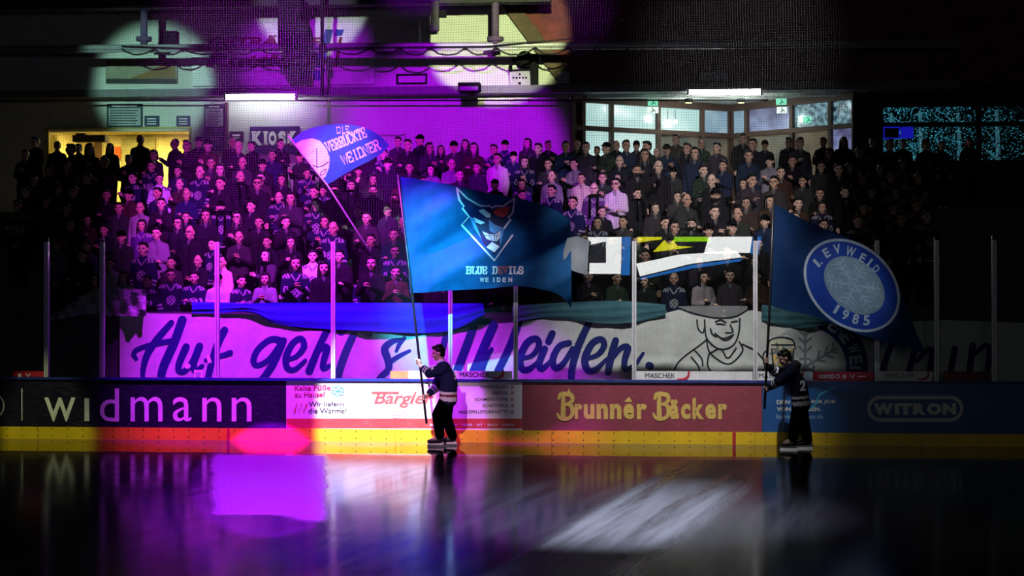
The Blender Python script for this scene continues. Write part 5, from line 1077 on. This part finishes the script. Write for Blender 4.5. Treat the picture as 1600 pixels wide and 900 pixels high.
# fill the gaps of every row so that the terrace is as densely packed as in the photograph
for i in range(ROWS):
    px = 40 + 15*(i % 2)
    while px < 1480:
        X = P(px, 300, row_y(i)).x; H = random.uniform(1.62, 1.84); y = top_y(i, px, H)
        hidden = (650 < px < 868 and 318 < y < 440) or (1215 < px < 1345 and 385 < y) or (1260 < px < 1400 and y > 420)
        dark_edge = (px < 150 and y > 330) or px > 1440 or (px > 1330 and y > 340)
        if not hidden and not dark_edge and all(abs(p['x']-X) > .45 or p['row'] != i for p in people) and all(abs(p['px']-px) > 15 or abs(p['py']-y) > 15 for p in people):
            add_person(px, y, filler=True, row=i); px += 40
        else: px += 9
        px += random.uniform(0, 6)
for _ in range(30):
    for i in range(ROWS):
        rr = sorted((p for p in people if p['row'] == i), key=lambda p: p['x'])
        for p, q in zip(rr, rr[1:]):
            g = .455 - (q['x'] - p['x'])
            if g > 0: p['x'] -= g*.4; q['x'] += g*.4
ORD = ['first', 'second', 'third', 'fourth', 'fifth', 'sixth', 'seventh', 'eighth', 'ninth', 'tenth', 'eleventh', 'twelfth', 'thirteenth', 'fourteenth', 'fifteenth', 'sixteenth', 'seventeenth', 'eighteenth', 'nineteenth', 'twentieth'] + ['twenty-' + w_ for w_ in ('first', 'second', 'third', 'fourth', 'fifth', 'sixth', 'seventh', 'eighth', 'ninth')] + ['thirtieth'] + ['thirty-' + w_ for w_ in ('first', 'second', 'third', 'fourth', 'fifth', 'sixth', 'seventh', 'eighth', 'ninth')] + ['fortieth'] + ['forty-' + w_ for w_ in ('first', 'second', 'third', 'fourth', 'fifth', 'sixth', 'seventh', 'eighth', 'ninth')]
def put(name, me, parent, col):
    o = bpy.data.objects.new(name, me); COL.objects.link(o); o.parent = parent; o.color = col; return o
ncup = 0
for i in range(ROWS):
    for k, p in enumerate(sorted((p for p in people if p['row'] == i), key=lambda p: p['x'])):
        h = p['hair'] or random.choice(['s']*5 + ['c', 'l', 'l', 'b', 'h', 'k', 'sg', 'lb']); st = h[0]
        cn = {'g': 'grey', 'b': 'blond', 'r': 'red'}.get(h[1:2]) or ('grey' if st == 'b' else random.choice(['dark', 'dark', 'dark', 'brown']))
        tp = p['top'] or random.choice(DARKS if not p['fill'] else DARKS*3 + [J]*4 + ['grey sweater', 'purple jersey']); kd, tc = TOP[tp]
        po = p['pose'] or random.choice('AAABBCCD'); s = p['H']/1.75
        o = bpy.data.objects.new('person', BODY[po]); COL.objects.link(o); o.color = random.choice(SK)
        o.location = (p['x'], row_y(i) - .02, row_z(i)); o.scale = (s*(1.05 if 'T' in p['ex'] else 1),)*2 + (s,)
        o.rotation_euler = (0, 0, math.atan2(p['x'] - 2, 40)*0 + random.gauss(0, .28))
        put('jacket' if kd == 'd' else 'jersey', JACK[po, kd], o, tuple(c*random.uniform(.85, 1.2) for c in tc[:3]) + (1,)); put('trousers', TROU, o, (.012, .013, .022, 1))
        hat = st in 'hk'; put('cap' if st == 'h' else 'beanie' if st == 'k' else 'hair', HAIR[st], o, random.choice([(.012, .012, .016, 1), (.02, .03, .09, 1), (.04, .04, .045, 1)]) if hat else HCOL[cn])
        if hat: put('hair', HAIR['b'], o, HCOL[cn])
        if 'S' in p['ex']: put('scarf', SCARF, o, (.45, .42, .55, 1))
        if 'G' in p['ex']: put('glasses', GLASSES, o, (.01, .01, .01, 1))
        if 'B' in p['ex']: put('beard', BEARD, o, HCOL[cn])
        hd = {'h': 'in a peaked cap', 'k': 'in a knitted hat'}.get(st) or f'with {HW[st]} {cn} hair'
        xt = ' and scarf' if 'S' in p['ex'] else ''
        o['label'] = f'spectator {hd}, {tp}{xt}, {ORD[i]} row up, {ORD[k]} from left'; o['category'] = 'person'; o['group'] = 'spectators standing on the terrace'
        if po == 'D' and ('U' in p['ex'] or (p['fill'] and random.random() < .35)) and ncup < 12:
            ncup += 1; c = bpy.data.objects.new('beer_cup', CUP); COL.objects.link(c); c.color = (.62, .6, .66, 1)
            c.location = o.location + Matrix.Rotation(o.rotation_euler.z, 3, 'Z') @ Vector((-.10*s, -.435*s, 1.225*s)); c.scale = (s,)*3
            c['label'] = f'plastic cup held by the {ORD[k]} spectator from left, {ORD[i]} row up'; c['category'] = 'cup'; c['group'] = 'cups held in the crowd'
print('PEOPLE', len(people))
